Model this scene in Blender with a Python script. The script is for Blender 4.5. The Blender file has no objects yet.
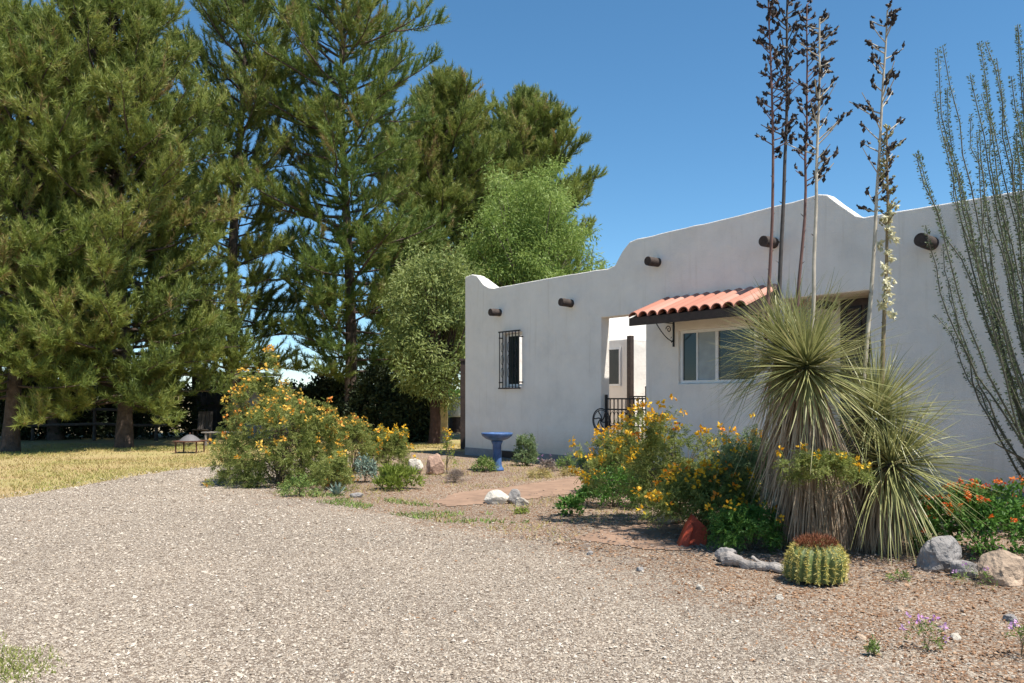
import bpy, bmesh, math
import numpy as np
from mathutils import Vector, noise as mnoise
R = math.radians
rng = np.random.default_rng(11)
C = bpy.context.scene.collection

# ------------------------------------------------------------------ camera, sky, sun, exposure
FPX, EYE, HY = 800.0, 1.45, 398.0           # focal length in px, eye height, horizon row
cam = bpy.data.cameras.new('camera'); cam_o = bpy.data.objects.new('camera', cam); C.objects.link(cam_o)
cam_o.location = (0, 0, EYE); cam_o.rotation_euler = (R(90), 0, 0)
cam.sensor_width = 36; cam.lens = 36*FPX/1024; cam.shift_y = (HY-341.5)/1024
cam.clip_start = .05; cam.clip_end = 6000
bpy.context.scene.camera = cam_o

SUN_EL = 64.0; SAZ = np.array([.81, -.585]); SAZ /= np.linalg.norm(SAZ)
world = bpy.data.worlds.new('World'); bpy.context.scene.world = world; world.use_nodes = True
wn = world.node_tree.nodes; wl = world.node_tree.links
sky = wn.new('ShaderNodeTexSky'); sky.sky_type = 'NISHITA'; sky.sun_disc = False
sky.sun_elevation = R(SUN_EL); sky.sun_rotation = math.atan2(SAZ[0], SAZ[1])
sky.altitude = 1300; sky.air_density = 1.0; sky.dust_density = 0.0; sky.ozone_density = 6.0
bg = wn['Background']; bg.inputs['Strength'].default_value = .096
hs = wn.new('ShaderNodeHueSaturation'); hs.inputs['Saturation'].default_value = 1.10; hs.inputs['Hue'].default_value = .488
wl.new(sky.outputs[0], hs.inputs['Color']); wl.new(hs.outputs[0], bg.inputs['Color'])
sun = bpy.data.lights.new('sun', 'SUN'); sun.energy = 4.6; sun.angle = R(.53); sun.color = (1, .95, .87)
sun_o = bpy.data.objects.new('sun', sun); C.objects.link(sun_o); sun_o.location = (20, 5, 40)
SD = Vector((SAZ[0]*math.cos(R(SUN_EL)), SAZ[1]*math.cos(R(SUN_EL)), math.sin(R(SUN_EL))))
sun_o.rotation_euler = SD.to_track_quat('Z', 'Y').to_euler()
vs = bpy.context.scene.view_settings
vs.view_transform = 'Standard'; vs.look = 'None'; vs.gamma = 1; vs.use_curve_mapping = False; vs.exposure = 0.80
cy = bpy.context.scene.cycles
cy.max_bounces = 8; cy.transparent_max_bounces = 8; cy.sample_clamp_indirect = 6

def G(x, y, z=0.0):
    Y = (EYE-z)*FPX/(y-HY); return np.array([(x-512)/FPX*Y, Y, z])
def W(x, y, Y): return np.array([(x-512)/FPX*Y, Y, EYE-(y-HY)/FPX*Y])

# ------------------------------------------------------------------ mesh building
def unit(a): a = np.asarray(a, float); return a/np.maximum(np.linalg.norm(a, axis=-1, keepdims=True), 1e-9)

class MB:
    def __init__(s): s.v = []; s.n = 0; s.f = []; s.var = []; s.mi = []
    def add(s, v, f, var=0.0, mi=0):
        v = np.asarray(v, float).reshape(-1, 3); f = np.asarray(f, np.int64)
        if len(f) == 0: return
        s.v.append(v); s.f.append(f+s.n); s.n += len(v)
        s.var.append(np.broadcast_to(np.asarray(var, float), (len(f),)).copy()); s.mi.append(np.full(len(f), mi))
    def box(s, lo, hi, var=0.0, mi=0):
        x0, y0, z0 = lo; x1, y1, z1 = hi
        v = [(x0,y0,z0),(x1,y0,z0),(x1,y1,z0),(x0,y1,z0),(x0,y0,z1),(x1,y0,z1),(x1,y1,z1),(x0,y1,z1)]
        s.add(v, BOXF, var, mi)
    def obox(s, o, ax, ay, az, var=0.0, mi=0):      # oriented box: corner o and three edge vectors
        o, ax, ay, az = [np.asarray(q, float) for q in (o, ax, ay, az)]
        s.add([o, o+ax, o+ax+ay, o+ay, o+az, o+ax+az, o+ax+ay+az, o+ay+az], BOXF, var, mi)
    def tube(s, path, rad, k=6, var=0.0, mi=0, cap=True):
        p = np.asarray(path, float); n = len(p); rad = np.broadcast_to(np.asarray(rad, float), (n,))
        t = unit(np.gradient(p, axis=0)); ref = np.array([0, 0, 1.]) if abs(t[0, 2]) < .9 else np.array([1., 0, 0])
        a = unit(np.cross(t, ref)); b = np.cross(t, a)
        th = np.linspace(0, 2*np.pi, k, endpoint=False)
        ring = p[:, None]+rad[:, None, None]*(np.cos(th)[None, :, None]*a[:, None]+np.sin(th)[None, :, None]*b[:, None])
        i = np.arange(n-1)[:, None]; j = np.arange(k)[None]; j2 = (j+1) % k
        f = np.stack([i*k+j, i*k+j2, (i+1)*k+j2, (i+1)*k+j], -1).reshape(-1, 4)
        s.add(ring.reshape(-1, 3), f[:, ::-1], var, mi)
        if cap and rad[-1] > .004:
            for e, o in ((0, 1), (n-1, -1)):
                vv = np.vstack([ring[e], p[e][None]]); jj = np.arange(k)
                ff = np.stack([jj, (jj+1) % k, np.full(k, k)], -1); s.add(vv, ff[:, ::-o], var, mi)
    def lathe(s, prof, c=(0, 0, 0), k=32, var=0.0, mi=0):
        prof = np.asarray(prof, float); n = len(prof); th = np.linspace(0, 2*np.pi, k, endpoint=False)
        v = np.stack([c[0]+prof[:, :1]*np.cos(th), c[1]+prof[:, :1]*np.sin(th), c[2]+prof[:, 1:2]+0*th], -1).reshape(-1, 3)
        i = np.arange(n-1)[:, None]; j = np.arange(k)[None]; j2 = (j+1) % k
        s.add(v, np.stack([i*k+j, i*k+j2, (i+1)*k+j2, (i+1)*k+j], -1).reshape(-1, 4), var, mi)
    def build(s, name, mat, parent=None, smooth=False, org=None, world0=False):
        v = np.vstack(s.v)
        o0 = np.zeros(3)
        if org is not None: o0 = np.asarray(org, float)
        elif parent is not None: o0 = ORG.get(parent.name, np.zeros(3))
        me = bpy.data.meshes.new(name)
        me.vertices.add(len(v)); me.vertices.foreach_set('co', (v-o0).astype(np.float32).ravel())
        sizes = np.concatenate([np.full(len(f), f.shape[1]) for f in s.f])
        idx = np.concatenate([f.ravel() for f in s.f])
        me.loops.add(len(idx)); me.loops.foreach_set('vertex_index', idx.astype(np.int32))
        me.polygons.add(len(sizes)); st = np.concatenate([[0], np.cumsum(sizes)[:-1]])
        me.polygons.foreach_set('loop_start', st.astype(np.int32))
        me.polygons.foreach_set('material_index', np.concatenate(s.mi).astype(np.int32))
        me.polygons.foreach_set('use_smooth', np.full(len(sizes), smooth))
        at = me.attributes.new('var', 'FLOAT', 'FACE'); at.data.foreach_set('value', np.concatenate(s.var).astype(np.float32))
        me.update(calc_edges=True)
        for m in (mat if isinstance(mat, (list, tuple)) else [mat]): me.materials.append(m)
        o = bpy.data.objects.new(name, me); C.objects.link(o)
        if parent is not None: o.parent = parent
        elif org is not None: o.location = o0
        ORG[o.name] = o0
        return o
BOXF = np.array([(0,3,2,1),(4,5,6,7),(0,1,5,4),(1,2,6,5),(2,3,7,6),(3,0,4,7)])
ORG = {}
def tag(o, label, cat, group=None, kind=None):
    o['label'] = label
    if cat: o['category'] = cat
    if group: o['group'] = group
    if kind: o['kind'] = kind
    return o
def thing(name, loc, label, cat, group=None):
    o = bpy.data.objects.new(name, None); C.objects.link(o); o.location = loc; o.empty_display_size = .2
    ORG[o.name] = np.asarray(loc, float); return tag(o, label, cat, group)
def bevel(o, w=.02, seg=2, ang=40):
    m = o.modifiers.new('soft', 'BEVEL'); m.width = w; m.segments = seg; m.limit_method = 'ANGLE'; m.angle_limit = R(ang); return o

# ------------------------------------------------------------------ materials
def newmat(name):
    m = bpy.data.materials.new(name); m.use_nodes = True; nt = m.node_tree
    return m, nt, nt.nodes['Principled BSDF'], nt.nodes['Material Output']
def ramp(nt, cols, pos=None):
    r = nt.nodes.new('ShaderNodeValToRGB'); e = r.color_ramp.elements
    pos = pos or [i/(len(cols)-1) for i in range(len(cols))]
    while len(e) < len(cols): e.new(.5)
    for k, c in enumerate(cols): e[k].position = pos[k]; e[k].color = (*c, 1)
    return r
def tex(nt, kind, scale, detail=4, rough=.55, coord=None):
    n = nt.nodes.new(kind); n.inputs['Scale'].default_value = scale
    if 'Detail' in n.inputs: n.inputs['Detail'].default_value = detail
    if 'Roughness' in n.inputs: n.inputs['Roughness'].default_value = rough
    if coord is None:
        tc = nt.nodes.get('TC') or nt.nodes.new('ShaderNodeTexCoord'); tc.name = 'TC'; coord = tc.outputs['Object']
    nt.links.new(coord, n.inputs['Vector']); return n
def bump(nt, b, h, strength=.5, dist=.01):
    n = nt.nodes.new('ShaderNodeBump'); n.inputs['Strength'].default_value = strength; n.inputs['Distance'].default_value = dist
    nt.links.new(h, n.inputs['Height']); nt.links.new(n.outputs[0], b.inputs['Normal']); return n
def mixc(nt, a, b, f, mode='MIX'):
    n = nt.nodes.new('ShaderNodeMix'); n.data_type = 'RGBA'; n.blend_type = mode
    for sock, val in ((n.inputs[0], f), (n.inputs[6], a), (n.inputs[7], b)):
        if hasattr(val, 'links'): nt.links.new(val, sock)
        elif isinstance(val, (int, float)): sock.default_value = val
        else: sock.default_value = (*val, 1)
    return n.outputs[2]
def plain(name, col, rough=.6, metal=0, vary=.25, scale=8, bmp=.2, dist=.004, detail=5, spec=.4):
    m, nt, b, o = newmat(name)
    n = tex(nt, 'ShaderNodeTexNoise', scale, detail, .6)
    c = np.array(col); r = ramp(nt, [tuple(c*(1-vary)), tuple(np.minimum(c*(1+vary), 1))], [.3, .7])
    nt.links.new(n.outputs[0], r.inputs[0]); nt.links.new(r.outputs[0], b.inputs['Base Color'])
    b.inputs['Roughness'].default_value = rough; b.inputs['Metallic'].default_value = metal; b.inputs['Specular IOR Level'].default_value = spec
    if bmp:
        n2 = tex(nt, 'ShaderNodeTexNoise', scale*5, 4, .6); bump(nt, b, n2.outputs[0], bmp, dist)
    return m
def leafmat(name, cols, trans=.3, rough=.55, pos=None, spec=.3, gain=1.0):
    cols = [tuple(min(.85, q*gain) for q in c_) for c_ in cols]
    m, nt, b, o = newmat(name)
    a = nt.nodes.new('ShaderNodeAttribute'); a.attribute_name = 'var'
    r = ramp(nt, cols, pos); nt.links.new(a.outputs['Fac'], r.inputs[0])
    nt.links.new(r.outputs[0], b.inputs['Base Color']); b.inputs['Roughness'].default_value = rough
    b.inputs['Specular IOR Level'].default_value = spec
    if trans:
        t = nt.nodes.new('ShaderNodeBsdfTranslucent'); nt.links.new(r.outputs[0], t.inputs['Color'])
        mx = nt.nodes.new('ShaderNodeMixShader'); mx.inputs[0].default_value = trans
        nt.links.new(b.outputs[0], mx.inputs[1]); nt.links.new(t.outputs[0], mx.inputs[2]); nt.links.new(mx.outputs[0], o.inputs['Surface'])
    return m
def stucco(name, col, streak=.0):
    m, nt, b, o = newmat(name)
    n = tex(nt, 'ShaderNodeTexNoise', 1.3, 6, .65); c = np.array(col)
    r = ramp(nt, [tuple(c*.90), tuple(c*1.0), tuple(np.minimum(c*1.06, 1))], [.3, .5, .7]); nt.links.new(n.outputs[0], r.inputs[0])
    # dust splash along the foot of the wall
    tc = nt.nodes['TC']; sp = nt.nodes.new('ShaderNodeSeparateXYZ'); nt.links.new(tc.outputs['Object'], sp.inputs[0])
    n3 = tex(nt, 'ShaderNodeTexNoise', 3.5, 5, .7)
    ma = nt.nodes.new('ShaderNodeMath'); ma.operation = 'MULTIPLY_ADD'; ma.inputs[1].default_value = -.55
    nt.links.new(n3.outputs[0], ma.inputs[0]); nt.links.new(sp.outputs[2], ma.inputs[2])
    mr = nt.nodes.new('ShaderNodeMapRange'); mr.inputs[1].default_value = -.1; mr.inputs[2].default_value = .5; mr.inputs[3].default_value = .55; mr.inputs[4].default_value = 0
    nt.links.new(ma.outputs[0], mr.inputs[0])
    col_o = mixc(nt, r.outputs[0], tuple(c*np.array([.86, .76, .64])), mr.outputs[0])
    mp = nt.nodes.new('ShaderNodeMapping'); mp.inputs['Scale'].default_value = (5, 5, .28); nt.links.new(tc.outputs['Object'], mp.inputs[0])
    ns = tex(nt, 'ShaderNodeTexNoise', 1.6, 5, .6, mp.outputs[0]); rs = ramp(nt, [(.93, .92, .90), (1, 1, 1), (1.015, 1.015, 1.015)], [.30, .42, .7]); nt.links.new(ns.outputs[0], rs.inputs[0])
    col_o = mixc(nt, col_o, rs.outputs[0], 1.0, 'MULTIPLY')
    nt.links.new(col_o, b.inputs['Base Color']); b.inputs['Roughness'].default_value = .92; b.inputs['Specular IOR Level'].default_value = .15
    n2 = tex(nt, 'ShaderNodeTexNoise', 55, 5, .7)
    n4 = tex(nt, 'ShaderNodeTexNoise', 4, 3, .5)
    md = nt.nodes.new('ShaderNodeMath'); md.operation = 'MULTIPLY_ADD'; md.inputs[1].default_value = 1.6
    nt.links.new(n4.outputs[0], md.inputs[0]); nt.links.new(n2.outputs[0], md.inputs[2])
    bump(nt, b, md.outputs[0], .9, .018)
    return m
def gravelmat(name, pal, pal2, scale, attr=True, bstr=.9, big=(.88, 1.08)):
    """pebbles: random colour per cell from pal; where the 'edge' attribute rises, from pal2 (the bed's browner gravel)."""
    m, nt, b, o = newmat(name)
    nz = tex(nt, 'ShaderNodeTexNoise', scale*.5, 2, .5)
    tc = nt.nodes['TC']
    va = nt.nodes.new('ShaderNodeVectorMath'); va.operation = 'MULTIPLY_ADD'
    nt.links.new(nz.outputs['Color'], va.inputs[0]); va.inputs[1].default_value = (.6/scale,)*3; nt.links.new(tc.outputs['Object'], va.inputs[2])
    vo = tex(nt, 'ShaderNodeTexVoronoi', scale, coord=va.outputs[0]); vo.inputs['Randomness'].default_value = 1
    sp = nt.nodes.new('ShaderNodeSeparateColor'); nt.links.new(vo.outputs['Color'], sp.inputs[0])
    r1 = ramp(nt, pal); nt.links.new(sp.outputs[0], r1.inputs[0])
    col = r1.outputs[0]
    if attr:
        r2 = ramp(nt, pal2); nt.links.new(sp.outputs[1], r2.inputs[0])
        at = nt.nodes.new('ShaderNodeAttribute'); at.attribute_name = 'edge'
        n5 = tex(nt, 'ShaderNodeTexNoise', 1.5, 6, .7)
        ad = nt.nodes.new('ShaderNodeMath'); ad.operation = 'MULTIPLY_ADD'; ad.inputs[1].default_value = 3.0; ad.inputs[2].default_value = -1.5
        nt.links.new(n5.outputs[0], ad.inputs[0])
        a2 = nt.nodes.new('ShaderNodeMath'); a2.operation = 'ADD'; a2.use_clamp = True
        nt.links.new(ad.outputs[0], a2.inputs[0]); nt.links.new(at.outputs['Fac'], a2.inputs[1])
        # per-pebble threshold keeps single stones of either colour
        lt = nt.nodes.new('ShaderNodeMath'); lt.operation = 'LESS_THAN'; nt.links.new(sp.outputs[2], lt.inputs[0]); nt.links.new(a2.outputs[0], lt.inputs[1])
        col = mixc(nt, col, r2.outputs[0], lt.outputs[0])
    n6 = tex(nt, 'ShaderNodeTexNoise', .55, 6, .6)
    r3 = ramp(nt, [(big[0],)*3, (big[1], big[1]*.99, big[1]*.97)], [.3, .7]); nt.links.new(n6.outputs[0], r3.inputs[0])
    col = mixc(nt, col, r3.outputs[0], 1.0, 'MULTIPLY')
    nt.links.new(col, b.inputs['Base Color']); b.inputs['Roughness'].default_value = .9; b.inputs['Specular IOR Level'].default_value = .2
    inv = nt.nodes.new('ShaderNodeMath'); inv.operation = 'SUBTRACT'; inv.inputs[0].default_value = 1; nt.links.new(vo.outputs['Distance'], inv.inputs[1])
    bump(nt, b, inv.outputs[0], bstr, .55/scale)
    return m

PEB = [(.89*c[0], .835*c[1], .785*c[2]) for c in [(.20,.165,.13), (.38,.33,.265), (.50,.45,.375), (.60,.55,.475), (.42,.355,.28), (.69,.65,.575), (.25,.205,.165)]]
BED = [(.165,.082,.042), (.26,.145,.08), (.335,.195,.11), (.41,.275,.175), (.30,.172,.095), (.21,.114,.062)]
M = {}
M['driveway'] = gravelmat('driveway_gravel', PEB, BED, 58, True, 1.0, (.80, 1.10))
M['pebble'] = leafmat('pebbles', PEB, 0, .85)
M['bedpebble'] = leafmat('bed_pebbles', BED, 0, .9)
M['field'] = plain('field_soil', (.34,.27,.15), .95, 0, .35, 1.2, .6, .02)
def lawnmat():
    m, nt, b, o = newmat('lawn_soil')
    n = tex(nt, 'ShaderNodeTexNoise', .7, 6, .65); r = ramp(nt, [(.40,.27,.14), (.42,.33,.15), (.34,.30,.11)], [.35, .5, .66])
    nt.links.new(n.outputs[0], r.inputs[0]); n2 = tex(nt, 'ShaderNodeTexNoise', 30, 6, .7)
    r2 = ramp(nt, [(.6,.6,.6), (1.25,1.2,1.1)], [.3, .7]); nt.links.new(n2.outputs[0], r2.inputs[0])
    nt.links.new(mixc(nt, r.outputs[0], r2.outputs[0], 1.0, 'MULTIPLY'), b.inputs['Base Color'])
    b.inputs['Roughness'].default_value = .95; bump(nt, b, n2.outputs[0], .9, .03); return m
M['lawn'] = lawnmat()
M['path'] = plain('path_dirt', (.275,.175,.117), .95, 0, .25, 3, .5, .01)
M['stucco'] = stucco('white_stucco', (.83,.785,.715))
M['stucco_warm'] = stucco('cream_stucco', (.74,.66,.54))
M['block'] = plain('foundation_block', (.27,.26,.26), .9, 0, .2, 5, .5, .01)
M['roofing'] = plain('roof_coating', (.6,.6,.58), .8)
M['terracotta'] = leafmat('terracotta_tile', [(.38,.155,.105), (.46,.205,.145), (.54,.28,.215), (.41,.175,.12)], 0, .8)
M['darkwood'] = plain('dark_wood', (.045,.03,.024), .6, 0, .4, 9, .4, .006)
M['viga'] = plain('viga_log', (.05,.036,.03), .8, 0, .5, 14, .6, .01)
M['iron'] = plain('black_iron', (.018,.018,.02), .5, .3, .3, 20, .2)
M['vinyl'] = plain('white_vinyl', (.75,.75,.73), .4, 0, .05)
def glass():
    m, nt, b, o = newmat('window_glass'); b.inputs['Base Color'].default_value = (.02,.03,.03,1); b.inputs['Roughness'].default_value = .04
    b.inputs['Specular IOR Level'].default_value = .45; n = tex(nt, 'ShaderNodeTexNoise', 2.5, 1); bump(nt, b, n.outputs[0], .06, .02); return m
M['glass'] = glass()
M['blind'] = plain('pale_blind', (.30,.34,.35), .35, 0, .15, 4, 0)
M['bark'] = plain('pine_bark', (.105,.075,.058), .95, 0, .45, 7, .9, .04)
M['greybark'] = plain('grey_bark', (.16,.13,.10), .95, 0, .4, 9, .8, .02)
M['redbark'] = plain('dark_red_bark', (.075,.042,.033), .95, 0, .4, 9, .8, .02)
M['twig'] = plain('shrub_twig', (.13,.10,.06), .9, 0, .3, 20, .2)
M['needle'] = leafmat('pine_needles', [(.040,.056,.015), (.080,.106,.025), (.122,.142,.034), (.165,.175,.048), (.15,.105,.05)], 0.32, .5, pos=[0, .33, .62, .88, 1], gain=2.15)
M['needle_dark'] = leafmat('dark_pine_needles', [(.034,.056,.016), (.062,.094,.022), (.096,.124,.028), (.14,.152,.038), (.14,.10,.05)], 0.32, .5, pos=[0, .33, .62, .88, 1], gain=2.15)
M['needle_olive'] = leafmat('olive_pine_needles', [(.055,.062,.020), (.098,.104,.032), (.140,.138,.042), (.185,.165,.060)], 0.32, .5, gain=1.6)
M['needle_green'] = leafmat('green_pine_needles', [(.044,.062,.016), (.084,.110,.024), (.124,.150,.034), (.18,.19,.06), (.16,.11,.05)], 0.32, .5, pos=[0, .33, .62, .88, 1], gain=2.1)
M['willow'] = leafmat('pale_green_leaves', [(.11,.165,.035), (.155,.215,.05), (.205,.265,.07), (.27,.31,.11)], 0.45, .5, gain=1.5)
M['olive'] = leafmat('silver_green_leaves', [(.085,.115,.038), (.14,.172,.052), (.20,.228,.075), (.29,.30,.13)], 0.4, .5, gain=1.65)
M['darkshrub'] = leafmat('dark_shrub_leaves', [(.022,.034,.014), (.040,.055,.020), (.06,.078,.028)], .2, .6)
M['bop'] = leafmat('feathery_leaves', [(.10,.13,.030), (.155,.185,.045), (.21,.23,.065), (.28,.265,.10)], 0.45, .5, gain=1.4)
M['bop_blue'] = leafmat('bluish_feathery_leaves', [(.085,.125,.055), (.13,.175,.078), (.18,.22,.10)], 0.45, .5, gain=1.7)
M['herb'] = leafmat('bright_herb_leaves', [(.045,.105,.020), (.075,.160,.028), (.12,.22,.045)], 0.4, .5, gain=1.35)
M['lime'] = leafmat('yellow_green_leaves', [(.15,.20,.03), (.22,.28,.045), (.30,.34,.07)], .3, .5)
M['yellow'] = leafmat('yellow_petals', [(.74,.35,.015), (.80,.45,.02), (.82,.55,.04), (.72,.22,.02)], .3, .6)
M['gold'] = leafmat('apricot_petals', [(.74,.36,.04), (.80,.47,.06), (.82,.56,.11), (.70,.22,.04)], .3, .6)
M['orange'] = leafmat('orange_petals', [(.60,.07,.012), (.72,.14,.015), (.78,.24,.03)], .25, .6)
M['pink'] = leafmat('purple_petals', [(.50,.22,.50), (.62,.34,.62), (.70,.45,.66)], .3, .6)
M['yucca'] = leafmat('yucca_leaves', [(.14,.145,.055), (.20,.205,.08), (.27,.265,.115), (.38,.34,.17)], 0.25, .38, gain=1.35)
M['deadleaf'] = leafmat('dead_yucca_leaves', [(.13,.09,.06), (.26,.195,.13), (.38,.30,.205), (.48,.40,.30)], 0.2, .7, gain=1.55)
M['stalk_red'] = plain('reddish_stalk', (.16,.085,.07), .7, 0, .3, 12, .2)
M['stalk_dark'] = plain('dark_grey_stalk', (.075,.065,.06), .7, 0, .3, 12, .2)
M['stalk_pale'] = plain('pale_stalk', (.42,.37,.29), .7, 0, .3, 12, .2)
M['stalk_brown'] = plain('brown_stalk', (.24,.18,.10), .7, 0, .3, 12, .2)
M['pod'] = leafmat('seed_pods', [(.016,.013,.012), (.035,.027,.024), (.065,.050,.042)], 0, .6)
M['cream'] = leafmat('cream_petals', [(.50,.46,.26), (.66,.62,.40), (.78,.75,.56)], .3, .5)
M['bud'] = leafmat('green_buds', [(.20,.20,.08), (.30,.29,.13), (.16,.13,.07)], .1, .5)
M['cane'] = plain('ocotillo_cane', (.12,.115,.085), .8, 0, .4, 25, .5)
M['ocoleaf'] = leafmat('ocotillo_leaves', [(.048,.068,.032), (.076,.104,.048), (.11,.14,.065), (.17,.19,.11)], 0.3, .45, gain=1.4)
M['cactus'] = plain('cactus_skin', (.10,.13,.035), .6, 0, .25, 9, .2)
M['spine'] = leafmat('yellow_spines', [(.48,.38,.07), (.60,.50,.13), (.68,.60,.24)], .1, .5)
M['redspine'] = leafmat('red_brown_spines', [(.14,.045,.022), (.23,.08,.035), (.30,.13,.06)], .1, .6)
M['agave'] = leafmat('agave_leaves', [(.13,.18,.14), (.18,.24,.19), (.24,.29,.23)], 0.1, .5, gain=1.2)
M['dryplant'] = leafmat('dry_grey_twigs', [(.16,.12,.10), (.24,.19,.16), (.32,.27,.22)], .1, .8)
M['drygrass'] = leafmat('dry_grass', [(.38,.28,.12), (.46,.36,.15), (.40,.36,.12), (.28,.30,.08)], .3, .7)
M['greengrass'] = leafmat('green_grass', [(.20,.24,.06), (.27,.30,.08), (.36,.35,.12)], .3, .6)
M['weed'] = leafmat('weed_leaves', [(.09,.14,.035), (.14,.20,.05), (.22,.26,.08)], 0.35, .6, gain=1.35)
M['blue'] = plain('blue_glaze', (.055,.115,.26), .45, 0, .4, 9, .4)
M['rock_pale'] = plain('pale_rock', (.46,.41,.34), .95, 0, .3, 6, .9, .02)
M['rock_grey'] = plain('grey_rock', (.27,.25,.235), .95, 0, .35, 6, .9, .02)
M['rock_pink'] = plain('pink_rock', (.40,.26,.19), .95, 0, .35, 6, .9, .02)
M['rock_white'] = plain('white_rock', (.55,.50,.42), .95, 0, .3, 6, .9, .02)
M['rock_tan'] = plain('tan_rock', (.42,.31,.22), .95, 0, .35, 5, .9, .02)
M['redslab'] = plain('rust_red_slab', (.46,.062,.022), .55, 0, .35, 9, .5, .01)
M['drift'] = plain('weathered_wood', (.30,.27,.245), .95, 0, .45, 8, .9, .02)
M['rust'] = plain('rusty_steel', (.12,.055,.035), .85, .2, .4, 20, .4)
M['meshdome'] = plain('grey_dome', (.16,.15,.15), .7, .3, .2, 40, .4)
M['barnwood'] = plain('barn_boards', (.075,.063,.055), .95, 0, .4, 4, .5, .02)
M['barnroof'] = plain('barn_tin', (.18,.17,.165), .7, .3, .3, 3, .3)
M['paleblock'] = plain('pale_wall_paint', (.33,.32,.33), .9, 0, .1, 3, .2)
M['yellowpost'] = plain('cream_post', (.62,.50,.27), .9, 0, .3, 5, .5, .02)
M['whitetank'] = plain('white_tank_paint', (.72,.72,.66), .6, 0, .1, 3, .1)

# ------------------------------------------------------------------ ground
def in_poly(px, py, poly):
    poly = np.asarray(poly); inside = np.zeros(px.shape, bool); j = len(poly)-1
    for i in range(len(poly)):
        xi, yi = poly[i]; xj, yj = poly[j]
        c = ((yi > py) != (yj > py)) & (px < (xj-xi)*(py-yi)/(yj-yi+1e-12)+xi); inside ^= c; j = i
    return inside
def dist_poly(px, py, line):
    line = np.asarray(line); d = np.full(px.shape, 1e9)
    for a, b in zip(line[:-1], line[1:]):
        ab = b-a; t = np.clip(((px-a[0])*ab[0]+(py-a[1])*ab[1])/(ab@ab), 0, 1)
        d = np.minimum(d, np.hypot(px-a[0]-t*ab[0], py-a[1]-t*ab[1]))
    return d
def vnoise(x, y, s, seed=0.0): return np.array([mnoise.noise((a*s+seed, b*s, seed*.7)) for a, b in zip(np.ravel(x), np.ravel(y))]).reshape(np.shape(x))
g2 = lambda x, y: G(x, y)[:2]
BEDLINE = np.array([(-3.6, 19.5), (-4.0, 14.2), (-3.75, 12.0), g2(290, 499), g2(345, 508), g2(400, 517), g2(470, 529), g2(540, 543), g2(600, 560), g2(660, 582), g2(730, 604), g2(800, 624), g2(900, 668), (2.35, 3.4), (3.4, 1.5), (6, -3)])
LAWNLINE = np.array([(-13, 9.2), (-9.5, 10.6), g2(0, 500), g2(60, 490), g2(100, 483), g2(150, 474), g2(200, 468), g2(225, 466), (-5.6, 18.3), (-4.2, 19.6)])
DRIVE = np.vstack([BEDLINE, [(-14, -3)], LAWNLINE])
BEDP = np.vstack([BEDLINE, [(16, -3), (16, 24), (-2.5, 21.5)]])
BEDSHEET = np.vstack([BEDLINE+[-.7, -.5], [(16, -3), (16, 24), (-2.5, 21.5)]])
def sheet(name, poly, z, res, mat, lo, hi, edge=None, kind='structure', wob=.12):
    xs = np.arange(lo[0], hi[0]+res, res); ys = np.arange(lo[1], hi[1]+res, res)
    X, Y = np.meshgrid(xs, ys); nx = len(xs)
    wx = X+wob*vnoise(X, Y, 1.3, 3.1); wy = Y+wob*vnoise(X, Y, 1.3, 9.7)
    cx = (wx[:-1, :-1]+wx[1:, 1:])/2; cyy = (wy[:-1, :-1]+wy[1:, 1:])/2
    k = in_poly(cx, cyy, poly); jj, ii = np.nonzero(k); b = jj*nx+ii
    f = np.stack([b, b+1, b+nx+1, b+nx], -1); used, inv = np.unique(f, return_inverse=True)
    v = np.stack([X.ravel()[used], Y.ravel()[used], np.full(len(used), z)], -1)
    mb = MB(); mb.add(v, inv.reshape(-1, 4)); o = mb.build(name, mat); o['kind'] = kind
    if edge is not None:
        a = o.data.attributes.new('edge', 'FLOAT', 'POINT'); a.data.foreach_set('value', edge(v[:, 0], v[:, 1]).astype(np.float32))
    return o
mb = MB(); a = np.linspace(0, 2*np.pi, 64, endpoint=False)
rr = [12, 40, 160, 700, 2500]; V = [np.zeros((1, 3))]+[np.stack([r*np.cos(a), 10+r*np.sin(a), 0*a], -1) for r in rr]
i = np.arange(64); mb.add(np.vstack(V[:2]), np.stack([0*i, 1+i, 1+(i+1) % 64], -1))
for q in range(4): mb.add(np.vstack(V[q+1:q+3]), np.stack([i, 64+i, 64+(i+1) % 64, (i+1) % 64], -1))
ground = tag(mb.build('ground', M['field']), 'flat dry yellow grass field reaching to the horizon behind the pines', None, None, 'structure')
def EDGE(x, y):
    d = dist_poly(x, y, BEDLINE)*np.where(in_poly(x, y, DRIVE), 1, -1); return np.clip(.72-d/1.3, -.6, 1.9)
tag(sheet('lawn', np.vstack([LAWNLINE, [(-1.2, 21.5), (-.5, 30), (-26, 30), (-26, 6)]]), .004, .2, M['lawn'], (-26, 6), (0, 30)), 'dry yellowish lawn between the gravel drive and the pines', None)
tag(sheet('planting_bed', BEDSHEET, .008, .15, M['driveway'], (-5, -3), (16, 24), EDGE), 'brown gravelly planting bed along the foot of the white house', None)
tag(sheet('driveway', DRIVE, .012, .12, M['driveway'], (-14, -3), (6, 20), EDGE), 'pale crushed gravel driveway filling the open space before the house', None)
PATH = [g2(432, 503), g2(455, 494), g2(520, 486), g2(575, 478), g2(606, 470), (2.7, 16.4), (3.3, 15.6), g2(650, 476), g2(600, 490), g2(560, 496), g2(500, 503), g2(450, 508)]
tag(sheet('path', PATH, .016, .07, M['path'], (-2, 9), (5, 18), wob=.1), 'pinkish bare dirt path leading to the iron gate', None)
PAD = [g2(572, 540), g2(600, 531), g2(650, 524), g2(700, 522), g2(712, 536), g2(690, 552), g2(640, 550)]
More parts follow.
